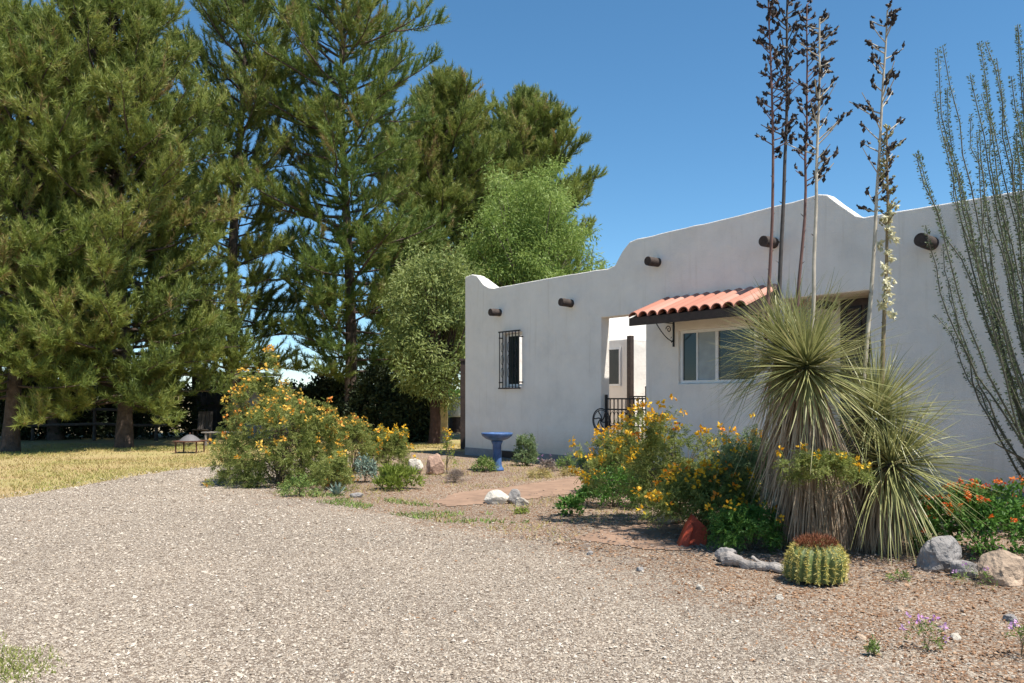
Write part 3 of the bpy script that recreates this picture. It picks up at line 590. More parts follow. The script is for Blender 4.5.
def shrub(base, rx, ry, h, label, leaf, name='shrub', cat='shrub', group=None, nst=14, nclump=120, per=22, L=.05, w=.016, cr=.12, flower=None, nf=0, fsize=.035, fper=9, zlo=.25, stem=.012, frond=False, droop=.1, seed=0., twig='twig', fz=.05, nlobe=.25, top_bias=.6, stems_name='stems'):
    """stems fan out from the base to clumps spread through an uneven dome; flowers stand over the outermost clumps"""
    base = np.array([base[0], base[1], 0.0]); t = thing(name, base, label, cat, group); sm = MB(); lm = MB(); fm = MB()
    th = rng.uniform(0, 2*np.pi, nclump); rad = rng.uniform(0, 1, nclump)**.5; ph = rng.uniform(0, 1, nclump)**top_bias
    dirs = np.stack([np.cos(th)*np.sqrt(1-ph**2), np.sin(th)*np.sqrt(1-ph**2), ph], -1)
    r = rng.uniform(.5, 1, (nclump, 1))**.6
    lob = np.array([1+nlobe*mnoise.noise(Vector(d_*1.9)+Vector((seed*3.1+1.7, seed, 0))) + nlobe*.7*mnoise.noise(Vector(d_*4.3)+Vector((seed, 4, 0))) for d_ in dirs])[:, None]
    cl = base+dirs*r*lob*np.array([rx, ry, h*(1-zlo)])+np.array([0, 0, h*zlo])
    for i_ in range(nst):
        c = cl[i_*nclump//nst]; b = base+np.array([rng.normal(0, .06*rx), rng.normal(0, .06*ry), 0]); mid = b*.5+c*.5+np.array([0, 0, .12*h])-np.array([(c-b)[0]*.15, (c-b)[1]*.15, 0])+rng.normal(0, .03*h, 3)
        sm.tube([b, (b+mid)/2+rng.normal(0, .015*h, 3), mid, c], [stem, stem*.85, stem*.65, stem*.3], 5, cap=False)
        for _ in range(3):
            c2 = cl[rng.integers(nclump)]; 
            if np.linalg.norm(c2-mid) < rx: sm.tube([mid, (mid+c2)/2+rng.normal(0, .02*h, 3), c2], [stem*.5, stem*.4, stem*.2], 4, cap=False)
    for i_ in range(nclump):
        tone = rng.normal(.45, .13); c = cl[i_]; outd = unit(c-base-np.array([0, 0, h*.2]))
        if frond:
            nfr = int(per*rng.uniform(.6, 1.3)); fo = c+unit(rng.normal(0, 1, (nfr, 3)))*rng.uniform(0, cr, (nfr, 1)); fd = unit(rng.normal(0, .8, (nfr, 3))+outd*.6)
            k = 7; u = np.linspace(.05, 1, k)[None, :, None]; fl = rng.uniform(.6, 1.2, (nfr, 1, 1))*L*3.2
            pp = fo[:, None]+fd[:, None]*u*fl-np.array([0, 0, .35])*fl*u**2; sd = unit(np.cross(fd, rng.normal(0, 1, (nfr, 3))))[:, None]
            for sg in (-1, 1): leafcloud(lm, pp.reshape(-1, 3), np.broadcast_to(sd*sg+fd[:, None]*.45, pp.shape).reshape(-1, 3), L, w, tone+rng.normal(0, .14, nfr*k), droop)
        else:
            n = int(per*rng.uniform(.5, 1.4)); o = unit(rng.normal(0, 1, (n, 3)))*rng.uniform(0, cr, (n, 1))
            leafcloud(lm, c+o, unit(rng.normal(0, .7, (n, 3))+outd*.7), L, w, tone+rng.normal(0, .15, n), droop)
    sm.build(stems_name, M[twig], t); lm.build('foliage', M[leaf], t)
    if flower:
        sc = (r*lob)[:, 0]+rng.normal(0, .12, nclump)+.25*ph; order = np.argsort(-sc)[:nf]
        for i_ in order:
            c = cl[i_]; outd = unit(c-base-np.array([0, 0, h*.3])+np.array([0, 0, .35*h])); c = c+outd*(cr*.7+fz)*rng.uniform(.6, 1.2)
            n = int(fper*rng.uniform(.6, 1.4)); o = unit(rng.normal(0, 1, (n, 3))); var = np.clip(rng.beta(1.6, 1.6)+rng.normal(0, .12, n), 0, 1)
            leafcloud(fm, c+o*fsize*.7*rng.uniform(.2, 1, (n, 1)), o+rng.normal(0, .4, (n, 3)), fsize, fsize*.75, var)
        fm.build('blossoms', M[flower], t)
    return t

# far yard behind the pines: dark brush, pole barn, rails
k = 0
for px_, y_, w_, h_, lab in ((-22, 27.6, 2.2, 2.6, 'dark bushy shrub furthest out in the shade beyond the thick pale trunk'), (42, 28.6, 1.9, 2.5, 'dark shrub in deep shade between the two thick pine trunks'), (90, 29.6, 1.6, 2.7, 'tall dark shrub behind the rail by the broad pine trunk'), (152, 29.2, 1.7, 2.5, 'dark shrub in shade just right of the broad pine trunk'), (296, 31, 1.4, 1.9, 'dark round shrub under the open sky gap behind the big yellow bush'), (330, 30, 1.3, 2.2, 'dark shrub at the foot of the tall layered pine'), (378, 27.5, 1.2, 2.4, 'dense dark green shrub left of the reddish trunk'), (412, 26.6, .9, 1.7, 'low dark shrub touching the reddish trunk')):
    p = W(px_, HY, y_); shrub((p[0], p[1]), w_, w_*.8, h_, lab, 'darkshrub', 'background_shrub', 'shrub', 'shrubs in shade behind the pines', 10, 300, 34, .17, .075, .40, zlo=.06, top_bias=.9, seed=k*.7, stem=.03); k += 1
barn = thing('pole_barn', (-11.2, 30.5, 0), 'dark open pole barn in shade behind the fire pit', 'barn')
m = MB(); bx0, bx1 = -13.2, -9.9
m.box((bx0-.2, 30.2, 2.35), (bx1+.3, 33.3, 2.43)); m.build('roof', M['barnroof'], barn)
for x_ in (bx0, -12.1, -11.0, bx1):
    m = MB(); m.box((x_-.07, 30.4, 0), (x_+.07, 30.54, 2.345)); m.build('post', M['barnwood'], barn)
m = MB()
for q in np.arange(bx0, bx1, .2): m.box((q, 33.0, 0), (q+.185, 33.05, 2.345-.02*rng.random()))
m.build('back_boards', M['barnwood'], barn)
m = MB(); m.box((bx0+.075, 30.44, 1.1), (-12.175, 30.5, 1.22)); m.box((-11.96+.0, 30.44, 1.1), (-11.075, 30.5, 1.22)); m.build('rail', M['barnwood'], barn)
shed = thing('small_shed', (-9.2, 28.8, 0), 'small grey shed half hidden behind the big yellow bush', 'shed')
m = MB(); m.box((-9.75, 28.4, 0), (-7.9, 30.2, 1.75)); m.build('wall', M['paleblock'], shed)
m = MB(); m.box((-9.9, 28.25, 1.753), (-7.75, 30.35, 1.84)); m.build('roof', M['barnroof'], shed)
fence = thing('corral_fence', (-15, 27.2, 0), 'weathered corral rail fence in the shade behind the pine trunks', 'fence')
for x_ in np.arange(-20.5, -11.5, 2.1):
    m = MB(); m.tube([(x_, 27.2, 0), (x_+.02, 27.2, 1.25)], .06, 7); m.build('post', M['barnwood'], fence)
for z_ in (.55, 1.05):
    m = MB(); q = np.linspace(-20.8, -11.7, 9); m.tube([(a_, 27.13, z_+.03*math.sin(a_*1.7+z_)) for a_ in q], .05, 6); m.build('rail', M['barnwood'], fence)
# things beside the house corner
p = W(444, HY, 25.8); po = thing('garden_pillar', (p[0], p[1], 0), 'cream and ochre pillar between the reddish trunk and the house', 'pillar')
m = MB(); m.box((p[0]-.12, p[1]-.1, 0), (p[0]+.12, p[1]+.1, 1.72)); bevel(m.build('shaft', M['yellowpost'], po), .015)
m = MB(); m.box((p[0]-.15, p[1]-.13, 1.722), (p[0]+.15, p[1]+.13, 1.82)); bevel(m.build('cap', M['whitetank'], po), .015)
m = MB(); m.box((p[0]-.16, p[1]-.14, 0), (p[0]+.16, p[1]+.14, .3)); bevel(m.build('plinth', M['rock_pale'], po), .015)
p = W(457, HY, 34); tk_ = thing('water_tank', (p[0], p[1], 0), 'white rounded tank on a dark stand in the far yard', 'tank')
m = MB(); m.lathe([(.001, 1.5), (.34, 1.49), (.46, 1.4), (.5, 1.25), (.5, .75), (.46, .66), (.001, .64)], (p[0], p[1], 0), 24); m.build('shell', M['whitetank'], tk_, True)
m = MB(); m.lathe([(.001, .635), (.42, .63), (.45, .0)], (p[0], p[1], 0), 16); m.build('stand', M['darkwood'], tk_)
p = W(463, HY, 22.6); m = MB(); m.box((p[0]-.07, p[1]-.07, 0), (p[0]+.07, p[1]+.07, 2.5)); q_ = thing('wooden_post', (p[0], p[1], 0), 'dark wooden post against the corner of the white house', 'post'); m.build('shaft', M['darkwood'], q_)
m = MB(); m.box((p[0]-.1, p[1]-.1, 2.502), (p[0]+.1, p[1]+.1, 2.56)); m.build('cap', M['darkwood'], q_)
for px_, y_, w_, h_, lab in ((447, 45, 2.5, 1.9, 'green shrub in the far sunny yard behind the white tank'), (478, 50, 2.5, 2.3, 'far green shrub hidden mostly by the house corner'), (425, 60, 4, 2.8, 'broad far shrub glimpsed under the silvery tree'), (310, 62, 5, 2.2, 'far low shrub under the sky gap between the pines')):
    p = W(px_, HY, y_); shrub((p[0], p[1]), w_, w_*.7, h_, lab, 'herb', 'far_shrub', 'shrub', None, 8, 130, 24, .22, .1, .5, zlo=.1, seed=px_*.1, stem=.03)
# fire pit on the lawn
p = G(190, 453); fp = thing('fire_pit', p, 'square rusty fire pit with a grey mesh dome on thin legs on the lawn', 'fire pit')
for sx in (-1, 1):
    for sy in (-1, 1):
        m = MB(); m.box((p[0]+sx*.27-.015, p[1]+sy*.26-.015, 0), (p[0]+sx*.27+.015, p[1]+sy*.26+.015, .30)); m.build('leg', M['rust'], fp)
m = MB(); m.box((p[0]-.33, p[1]-.32, .30), (p[0]+.33, p[1]+.32, .33)); bevel(m.build('tray', M['rust'], fp), .008)
m = MB(); m.lathe([(.27, .332), (.23, .37), (.16, .43), (.08, .475), (.02, .49), (.001, .49)], (p[0], p[1], 0), 20); dm = m.build('dome', M['meshdome'], fp, True)
m = MB(); m.lathe([(.012, .49), (.025, .51), (.018, .53), (.001, .54)], (p[0], p[1], 0), 8); m.build('knob', M['rust'], dm)
p = W(200, HY, 26.4); p = np.array([p[0]+.05, p[1], 0]); ch = thing('lawn_chair', p, 'small dark garden chair in the shade behind the fire pit', 'chair')
m = MB(); m.obox(p+[-.24, -.2, .40], (.48, 0, 0), (0, .45, -.05), (0, 0, .03)); m.build('seat', M['barnwood'], ch)
m = MB()
for q in range(4): m.obox(p+[-.24+q*.125, .24, .38], (.105, 0, 0), (0, .025, 0), (0, .14, .62))
m.build('backrest', M['barnwood'], ch)
for sx in (-.24, .2):
    for sy in (-.18, .2): m = MB(); m.box((p[0]+sx, p[1]+sy, 0), (p[0]+sx+.04, p[1]+sy+.04, .355)); m.build('leg', M['barnwood'], ch)
p = G(222, 446); p = p*np.array([1, 1, 0]); bn = thing('garden_bench', p, 'pale weathered low bench at the lawn edge beside the big yellow bush', 'bench')
m = MB()
for q in range(3): m.box((p[0]-.55, p[1]-.2+q*.14, .40), (p[0]+.55, p[1]-.08+q*.14, .43))
m.build('seat', M['drift'], bn)
for sx in (-.45, .40):
    for sy in (-.18, .14): m = MB(); m.box((p[0]+sx, p[1]+sy, 0), (p[0]+sx+.05, p[1]+sy+.05, .398)); m.build('leg', M['drift'], bn)

# ------------------------------------------------------------------ garden shrubs
shrub(G(280, 484), 1.05, .9, 1.86, 'big round yellow flowering bush beside the gravel drive', 'bop', 'flowering_bush', 'bush', None, 30, 420, 17, .036, .012, .14, 'gold', 150, .055, 10, .03, .014, True, .1, 1.0, fz=.03, top_bias=1.25)
shrub(G(352, 474), .5, .5, 1.05, 'smaller yellow flowering bush between the big bush and the boulders', 'bop', 'flowering_bush', 'bush', None, 12, 95, 13, .036, .012, .12, 'gold', 34, .055, 9, .12, .01, True, seed=2.2)
shrub(G(386, 470), .5, .45, .8, 'orange and yellow flowering bush behind the yellow green clump', 'bop', 'flowering_bush', 'bush', None, 12, 120, 13, .036, .013, .12, 'yellow', 56, .05, 9, .15, .01, True, seed=3.1)
shrub(G(447, 474), .16, .16, .85, 'thin upright yellow flowered plant just left of the house corner', 'lime', 'flowering_plant', 'plant', None, 5, 26, 12, .05, .018, .07, 'yellow', 9, .04, 7, .2, .007, seed=4.0)
shrub(G(398, 490), .36, .3, .34, 'bright yellow green clump in front of the boulders', 'lime', 'leafy_clump', 'plant', None, 12, 110, 22, .09, .018, .07, None, 0, zlo=.1, stem=.005, seed=5.0, droop=-.5)
shrub(G(365, 483), .2, .2, .42, 'grey green bushy plant between the agave and the yellow green clump', 'agave', 'leafy_clump', 'plant', None, 8, 50, 20, .06, .02, .07, zlo=.1, stem=.005, seed=5.5)
shrub(G(333, 490), .36, .3, .5, 'feathery green undergrowth plant at the foot of the big bush', 'bop', 'leafy_clump', 'plant', None, 8, 60, 12, .032, .011, .1, 'yellow', 5, .035, 7, .1, .006, True, seed=6.5)
shrub(G(300, 497), .3, .18, .3, 'low leafy plant under the big bush at the gravel edge', 'weed', 'leafy_clump', 'plant', None, 8, 50, 14, .05, .02, .08, zlo=.1, stem=.005, seed=7.7)
shrub(G(455, 483), .2, .18, .24, 'small grey brown dry plant beside the dirt path', 'dryplant', 'dry_plant', 'plant', None, 12, 80, 18, .05, .006, .05, zlo=.1, stem=.005, seed=6.0)
shrub(G(484, 472), .26, .22, .27, 'small rounded green plant left of the blue bird bath', 'weed', 'leafy_clump', 'plant', None, 8, 80, 20, .05, .016, .06, zlo=.1, stem=.005, seed=7.0)
shrub(G(526, 466), .24, .22, .72, 'upright dense evergreen shrub right of the blue bird bath', 'bop_blue', 'evergreen_shrub', 'shrub', None, 10, 150, 24, .06, .018, .07, zlo=.12, seed=8.0, nlobe=.15, top_bias=1.0)
for px_, py_, w_, h_, lab, mt, fl in ((547, 472, .2, .25, 'dry flowering weed nearest the evergreen shrub at the wall foot', 'dryplant', 'pink'), (565, 471, .2, .33, 'pale weed with tiny flowers in the middle of the wall foot', 'weed', 'pink'), (583, 471, .18, .34, 'leafy green weed under the black wheel ornament', 'weed', None), (540, 478, .25, .14, 'low yellowish weed at the path side by the evergreen shrub', 'drygrass', None), (572, 476, .22, .14, 'low straw weed along the path under the wall', 'drygrass', None)):
    shrub(G(px_, py_), w_, w_*.8, h_, lab, mt, 'weed_plant', 'weed', 'weeds along the foot of the wall', 7, 45, 14, .05, .014, .07, fl, 4 if fl else 0, .02, 5, .1, .004, seed=px_*.13)
shrub(G(570, 516), .16, .15, .24, 'small dark green broad leafed weed beside the grey stones', 'herb', 'leafy_clump', 'plant', None, 6, 40, 12, .06, .03, .06, zlo=.1, stem=.004, seed=9.0)
shrub(G(521, 514), .12, .1, .07, 'tiny yellow green tuft on the dirt before the pale stones', 'lime', 'leafy_clump', 'plant', None, 6, 24, 12, .04, .012, .05, zlo=.1, stem=.003, seed=9.5)
shrub(G(613, 507), .52, .4, .48, 'low mound of bright green herbs left of the yellow flowers', 'herb', 'leafy_clump', 'plant', None, 14, 210, 22, .05, .022, .08, zlo=.08, stem=.005, seed=10.0, nlobe=.15)
shrub(G(622, 494), .52, .45, .86, 'yellow flowering shrub standing before the iron gate', 'bop', 'flowering_shrub', 'shrub', None, 14, 170, 13, .034, .012, .11, 'yellow', 60, .048, 11, .12, .008, True, seed=11.0)
shrub(G(672, 522), .82, .55, 1.14, 'tallest yellow flowering shrub under the front window', 'bop', 'flowering_shrub', 'shrub', None, 24, 230, 12, .032, .011, .12, 'yellow', 84, .048, 12, .15, .009, True, seed=12.0, fz=.10, nlobe=.75)
shrub(G(700, 536), .66, .42, .68, 'low spreading yellow flowering shrub over the red slab', 'bop', 'flowering_shrub', 'shrub', None, 14, 170, 14, .030, .011, .1, 'yellow', 60, .048, 10, .25, .008, True, seed=13.0)
shrub(G(750, 532), .6, .42, 1.05, 'bluish feathery shrub with few yellow flowers before the yucca', 'bop_blue', 'flowering_shrub', 'shrub', None, 16, 200, 14, .032, .010, .12, 'yellow', 36, .04, 9, .2, .008, True, seed=14.0)
shrub(G(748, 552), .34, .28, .42, 'small shrub with a bright yellow cluster beside the driftwood', 'herb', 'flowering_shrub', 'shrub', None, 10, 70, 12, .030, .012, .09, 'yellow', 7, .04, 9, .15, .007, True, seed=15.0)
shrub((2.72, 6.95), .36, .2, 1.0, 'yellow flowering sprays hanging over the dead yucca leaves', 'bop', 'flowering_shrub', 'shrub', None, 7, 46, 13, .028, .009, .08, 'yellow', 13, .036, 10, .72, .006, True, seed=16.0, top_bias=1.0)
shrub(G(985, 556), .62, .45, .62, 'orange flowered lantana bush behind the boulders', 'herb', 'lantana_bush', 'bush', None, 18, 360, 20, .045, .026, .09, 'orange', 80, .024, 16, .06, .006, seed=17.0, fz=.01)
shrub(G(915, 549), .32, .25, .3, 'low green plant between the yucca and the grey boulder', 'herb', 'leafy_clump', 'plant', None, 8, 70, 18, .045, .014, .07, zlo=.08, stem=.004, seed=18.0)
shrub(G(905, 535), .45, .3, .62, 'dark green bush in the shade behind the yucca', 'bop_blue', 'evergreen_shrub', 'shrub', None, 8, 90, 20, .06, .014, .1, zlo=.1, seed=18.5)
for px_, py_, w_, h_, lab, fl, nf_ in ((925, 652, .11, .17, 'purple flowered plant alone on the brown gravel', 'pink', 9), (975, 588, .2, .14, 'low pink flowered plant between the boulders', 'pink', 4), (1022, 660, .12, .2, 'pink flowered sprig at the very edge of the bed', 'pink', 3), (873, 658, .03, .1, 'single small green sprout on the gravel', None, 0), (900, 582, .1, .08, 'tiny weed between the barrel cactus and the grey boulder', None, 0)):
    shrub(G(px_, py_), w_, w_*.8, h_, lab, 'weed', 'small_plant', 'plant', 'small plants on the brown gravel', 6, 26, 9, .025, .008, .03, fl, nf_, .022, 7, .15, .002, seed=px_*.2, fz=.02)

def agave(c, n, L, w, label, name='agave'):
    c = np.asarray(c, float)*np.array([1, 1, 0]); t = thing(name, c, label, 'agave'); m = MB()
    for i_ in range(n):
        az = i_*2.4; el = .35+1.05*i_/n; d = np.array([np.cos(az)*np.cos(el), np.sin(az)*np.cos(el), np.sin(el)]); s_ = unit(np.cross(d, [0, 0, 1])); u_ = np.cross(s_, d)
        pts = [(0, .6, 0), (.35, 1, .02), (.7, .7, .05), (1, .02, .12)]; V = []
        for a_, b_, e_ in pts: V += [c+d*L*a_-s_*w*b_/2+u_*(w*.25*b_+e_*L), c+d*L*a_+u_*e_*L, c+d*L*a_+s_*w*b_/2+u_*(w*.25*b_+e_*L)]
        m.add(V, [(3*q+r_, 3*q+r_+1, 3*q+r_+4, 3*q+r_+3) for q in range(3) for r_ in range(2)], rng.random())
    m.build('leaves', M['agave'], t); return t
agave(G(337, 496), 18, .22, .05, 'small blue grey agave with pointed leaves at the gravel edge')

# fallen leaves and bits of straw on the bed and the edge of the drive
n = 5200; c_ = np.array([g2(672, 530), g2(620, 500), g2(750, 545), g2(835, 560), g2(900, 560), g2(290, 488), g2(380, 480), g2(985, 575), g2(600, 545)])[rng.integers(0, 9, n)]
x = c_[:, 0]+rng.normal(0, .75, n); y = c_[:, 1]+rng.normal(0, .6, n); k = in_poly(x, y, BEDP) | (rng.random(n) < .25); x, y = x[k], y[k]; n = len(x); az = rng.uniform(0, 6.28, n)
mb = MB(); leafcloud(mb, np.stack([x, y, .022+.012*rng.random(n)], -1), np.stack([np.cos(az), np.sin(az), rng.normal(.05, .12, n)], -1), .05, .012, rng.random(n))
tag(mb.build('leaf_litter', M['dryplant']), 'dry fallen leaves and straw scattered under the shrubs', None, None, 'stuff')

# ------------------------------------------------------------------ yucca
YB = G(832, 549)*np.array([1, 1, 0])
yu = thing('yucca', YB, 'large shaggy yucca with spiky heads, dead leaf skirt and tall flower stalks', 'yucca')
def strips(mb, P, D, L, w, var, droop, seg=4):
    n = len(P); L = np.broadcast_to(np.asarray(L, float), (n,)); u = np.linspace(0, 1, seg+1)
    s_ = unit(np.cross(D, rng.normal(0, .25, (n, 3))+np.array([0, 0, 1.]))); cv = []; sb = rng.normal(0, .09, (n, 1))*L[:, None]
    for k_, q in enumerate(u):
        c = P+D*(L*q)[:, None]+s_*sb*q**2+np.array([0, 0, -1.])*(droop*L*q**2)[:, None]; wd = w*(1-q**1.6)*(.75+.5*min(q*4, 1))/2+.0006
        cv += [c-s_*wd, c+s_*wd]
    V = np.stack(cv, 1); k2 = 2*(seg+1)
    F = (np.arange(n)[:, None, None]*k2+np.array([(2*q, 2*q+1, 2*q+3, 2*q+2) for q in range(seg)])[None]).reshape(-1, 4)
    mb.add(V.reshape(-1, 3), F, np.repeat(np.clip(var, 0, 1), seg))
def rosette(c, n, L, lo=-.9, hi=1.5, axis=(0, 0, 1), w=.0125, dr=.14, tone=.42):
    c = np.asarray(c, float); m = MB(); az = rng.uniform(0, 6.28, n); sl, sh = np.sin(lo), np.sin(hi); se = rng.uniform(sl, sh, n)**1; el = np.arcsin(se)
    D = np.stack([np.cos(az)*np.cos(el), np.sin(az)*np.cos(el), se], -1)
    ax = unit(np.array(axis, float)); z = np.array([0, 0, 1.]); 
    if abs(ax@z) < .999:
        kx = unit(np.cross(z, ax)); an = math.acos(np.clip(ax@z, -1, 1)); D = D*math.cos(an)+np.cross(kx, D)*math.sin(an)+kx*(D@kx)[:, None]*(1-math.cos(an))
    drp = np.where(se < .1, dr*2.2, dr)*rng.uniform(.1, 1.9, n)*np.where(rng.random(n) < .08, 3.2, 1); D = unit(D+rng.normal(0, .10, D.shape))
    strips(m, c+D*.05+ax*(se*.06)[:, None], unit(D), L*rng.uniform(.62, 1.14, n)*(1+.1*np.sin(az*2+c[0])), w, np.where(rng.random(n) < .10, .95, tone)+.25*(rng.random(n)-.5)-.15*np.where(se < -.3, -1.5, 0)+rng.normal(0, .08, n), drp)
    m.build('rosette', M['yucca'], yu)
HA, HB, HC, HD = W(786, 350, 7.9), W(806, 370, 7.45), W(874, 420, 7.7), W(890, 466, 7.4)
rosette(HA, 520, .74, -.35, 1.5, (-.3, -.1, 1)); rosette(HB, 840, .80, -.42, 1.5, (-.08, -.42, 1), dr=.08); rosette(HC, 560, .78, -.35, 1.5, (.25, -.1, 1)); rosette(HD, 560, .78, -.6, 1.4, (.7, -.35, .55))
m = MB()
for h_, b_ in ((HA, YB+[-.25, .15, 0]), (HB, YB+[-.15, -.05, 0]), (HC, YB+[.3, .05, 0]), (HD, YB+[.25, -.1, 0])): m.tube([b_, (b_+h_)/2+[.02, .05, -.05], h_], [.13, .12, .1], 10)
m.build('trunk', M['bark'], yu, True)
m = MB()
for h_, b_, n_, rr_ in ((HA, YB+[-.25, .15, 0], 600, .45), (HB, YB+[-.15, -.05, 0], 2600, .44), (HC, YB+[.3, .05, 0], 700, .45), (HD, YB+[.22, -.1, 0], 420, .3)):
    q = rng.random(n_)**.8; c = h_+(b_-h_)*q[:, None]*.8; az = rng.uniform(0, 6.28, n_); o = np.stack([np.cos(az), np.sin(az), 0*az], -1)
    D = unit(o*rng.uniform(.03, .6, (n_, 1))*(1-.75*q[:, None])+np.array([0, 0, -1.])); L = np.minimum(rng.uniform(.45, .85, n_), np.maximum(c[:, 2]-.03, .12)/np.maximum(-D[:, 2]+.05, .2))
    strips(m, c+o*rr_*rng.uniform(.1, .75, (n_, 1))*(.4+.6*q[:, None]), D, L, .013, np.clip(.5-.25*q+rng.normal(0, .22, n_), 0, 1), .15)
m.build('dead_leaf_skirt', M['deadleaf'], yu)
def stalk(b, tp, r, mat, pods, n, zlo, spread, label=None, bend=.05):
    b, tp = np.asarray(b, float), np.asarray(tp, float); q = np.linspace(0, 1, 12); pa = b+(tp-b)*q[:, None]; pa[:, 0] += bend*np.sin(q*3.1); pa += np.cumsum(rng.normal(0, .006, (12, 3)), 0)*np.array([1, 1, 0])
    m = MB(); m.tube(pa, np.linspace(r, r*.35, 12), 8); pm = MB(); podl = []; at = lambda u_: np.array([np.interp(u_, q, pa[:, k_]) for k_ in range(3)])
    for u_ in np.linspace(.04, zlo, 10):       # little bracts up the bare stem
        p = at(u_); az = rng.uniform(0, 6.28); d = np.array([np.cos(az), np.sin(az), .8]); leafcloud(pm, (p+d*r*.3)[None], d[None], .05, .01, np.array([.9]))
    for u_ in np.linspace(zlo, 1, n):
        p = at(u_); az = rng.uniform(0, 6.28); pr = math.sin(math.pi*min(1, (u_-zlo)/(1-zlo)*.82+.18)); l = spread*(.35+.65*pr)*rng.uniform(.5, 1.15)
        d = unit(np.array([np.cos(az), np.sin(az), rng.uniform(.5, 1.2)])); e_ = p+d*l; m.tube([p, p+d*l*.5+[0, 0, -.01], e_], [r*.32, r*.25, r*.18], 4, cap=False)
        if pods == 'cream':
            for w_ in np.linspace(.2, 1, 4): 
                o = unit(rng.normal(0, 1, (12, 3))+np.array([0, 0, -.8])); leafcloud(pm, np.broadcast_to(p+d*l*w_, (12, 3)), o, .05, .028, rng.random(12))
            continue
        for w_ in rng.uniform(.35, 1.05, 3 if pods == 'pod' else 5):
            c = p+d*l*w_+rng.normal(0, .014, 3); sz = rng.uniform(.022, .037)*(1 if pods == 'pod' else .6); ax = unit(d+rng.normal(0, .5, 3)+np.array([0, 0, .3])); one = MB()
            s1_ = unit(np.cross(ax, [.3, .9, .1])); s2_ = np.cross(ax, s1_); V = OCT[:, :1]*s1_*sz*.62+OCT[:, 1:2]*s2_*sz*.62+OCT[:, 2:]*ax*sz*1.15+c; one.add(V, OCF, rng.random())
            if pods == 'pod':   # split capsule tips
                for _ in range(3): o = unit(ax+rng.normal(0, .45, 3)); leafcloud(one, (c+ax*sz*.55)[None], o[None], sz*1.1, sz*.6, rng.random(1))
            podl.append(one)
    s_o = m.build('flower_stalk', M[mat], yu, True)
    if label: s_o['label'] = label
    if pods == 'pod':
        own = set(rng.choice(len(podl), min(19, len(podl)), replace=False))
        for i_, one in enumerate(podl):
            if i_ in own: one.build('seed_pod', M['pod'], s_o)
            else: pm.v += one.v; pm.f += [f_+pm.n for f_ in one.f]; pm.n += one.n; pm.var += one.var; pm.mi += one.mi
    else:
        for one in podl: pm.v += one.v; pm.f += [f_+pm.n for f_ in one.f]; pm.n += one.n; pm.var += one.var; pm.mi += one.mi
    po_ = pm.build('buds' if pods == 'bud' else 'seed_pods', M[pods], s_o); po_['kind'] = 'stuff'
    return s_o
stalk(HA+[-.18, .1, .1], W(768, -10, 7.9), .020, 'stalk_red', 'pod', 38, .52, .30, 'thin reddish seed stalk')
stalk(HA+[-.05, .1, .1], W(790, -55, 7.9), .024, 'stalk_dark', 'pod', 50, .50, .32, 'dark grey seed stalk', .02)
stalk(HA+[.12, .1, .1], W(806, 5, 7.95), .019, 'stalk_red', 'pod', 36, .46, .28, 'slim reddish brown seed stalk')
stalk(HB+[.04, .02, .1], W(818, 20, 7.5), .022, 'stalk_pale', 'pod', 36, .52, .32, 'pale seed stalk', .03)
stalk(HC+[-.13, 0, .05], W(891, 10, 7.75), .024, 'stalk_pale', 'pod', 38, .50, .34, 'pale weathered seed stalk standing apart', .02)
sk = stalk(HC+[.06, 0, .05], W(888, 128, 7.7), .024, 'stalk_brown', 'bud', 30, .66, .14, 'fresh brown stalk in cream bloom', .05)
pm = MB()
for y_ in np.linspace(205, 312, 17):
    p = W(889-.02*(y_-205)+rng.normal(0, 3.2), y_, 7.7+rng.normal(0, .04))
    for _ in range(3):
        c = p+rng.normal(0, .022, 3); o = unit(rng.normal(0, .8, (9, 3))+np.array([0, 0, -.7])); leafcloud(pm, np.broadcast_to(c, (9, 3)), o, .05, .03, rng.random(9))
pm.build('blossoms', M['cream'], sk)

# ------------------------------------------------------------------ ocotillo at the right
OB = G(1078, 533)*np.array([1, 1, 0]); oc = thing('ocotillo', OB, 'tall ocotillo with many thin leafy canes fanning over the right end of the house', 'ocotillo')
tips = [(938, 45), (956, 62), (975, 52), (1002, 48), (928, 125), (918, 165), (945, 100), (985, 95), (1015, 75), (1030, 55), (950, 180), (935, 215), (968, 130), (1000, 130), (1022, 110), (1050, 30), (1075, 60), (1100, 40), (1130, 70), (1160, 100), (1190, 150), (990, 170), (1012, 160), (965, 80), (1040, 90), (1060, 120), (1110, 120), (1140, 160), (925, 250), (940, 285), (1018, 40), (992, 30), (930, 305), (1210, 240), (1090, 150), (1000, 200), (975, 200), (1175, 60), (1008, 58), (965, 140), (1035, 40), (1045, 130), (990, 120), (1025, 160), (960, 230), (1012, 110), (980, 75), (1068, 80), (1005, 240), (943, 150)]
cm, lm = MB(), MB()
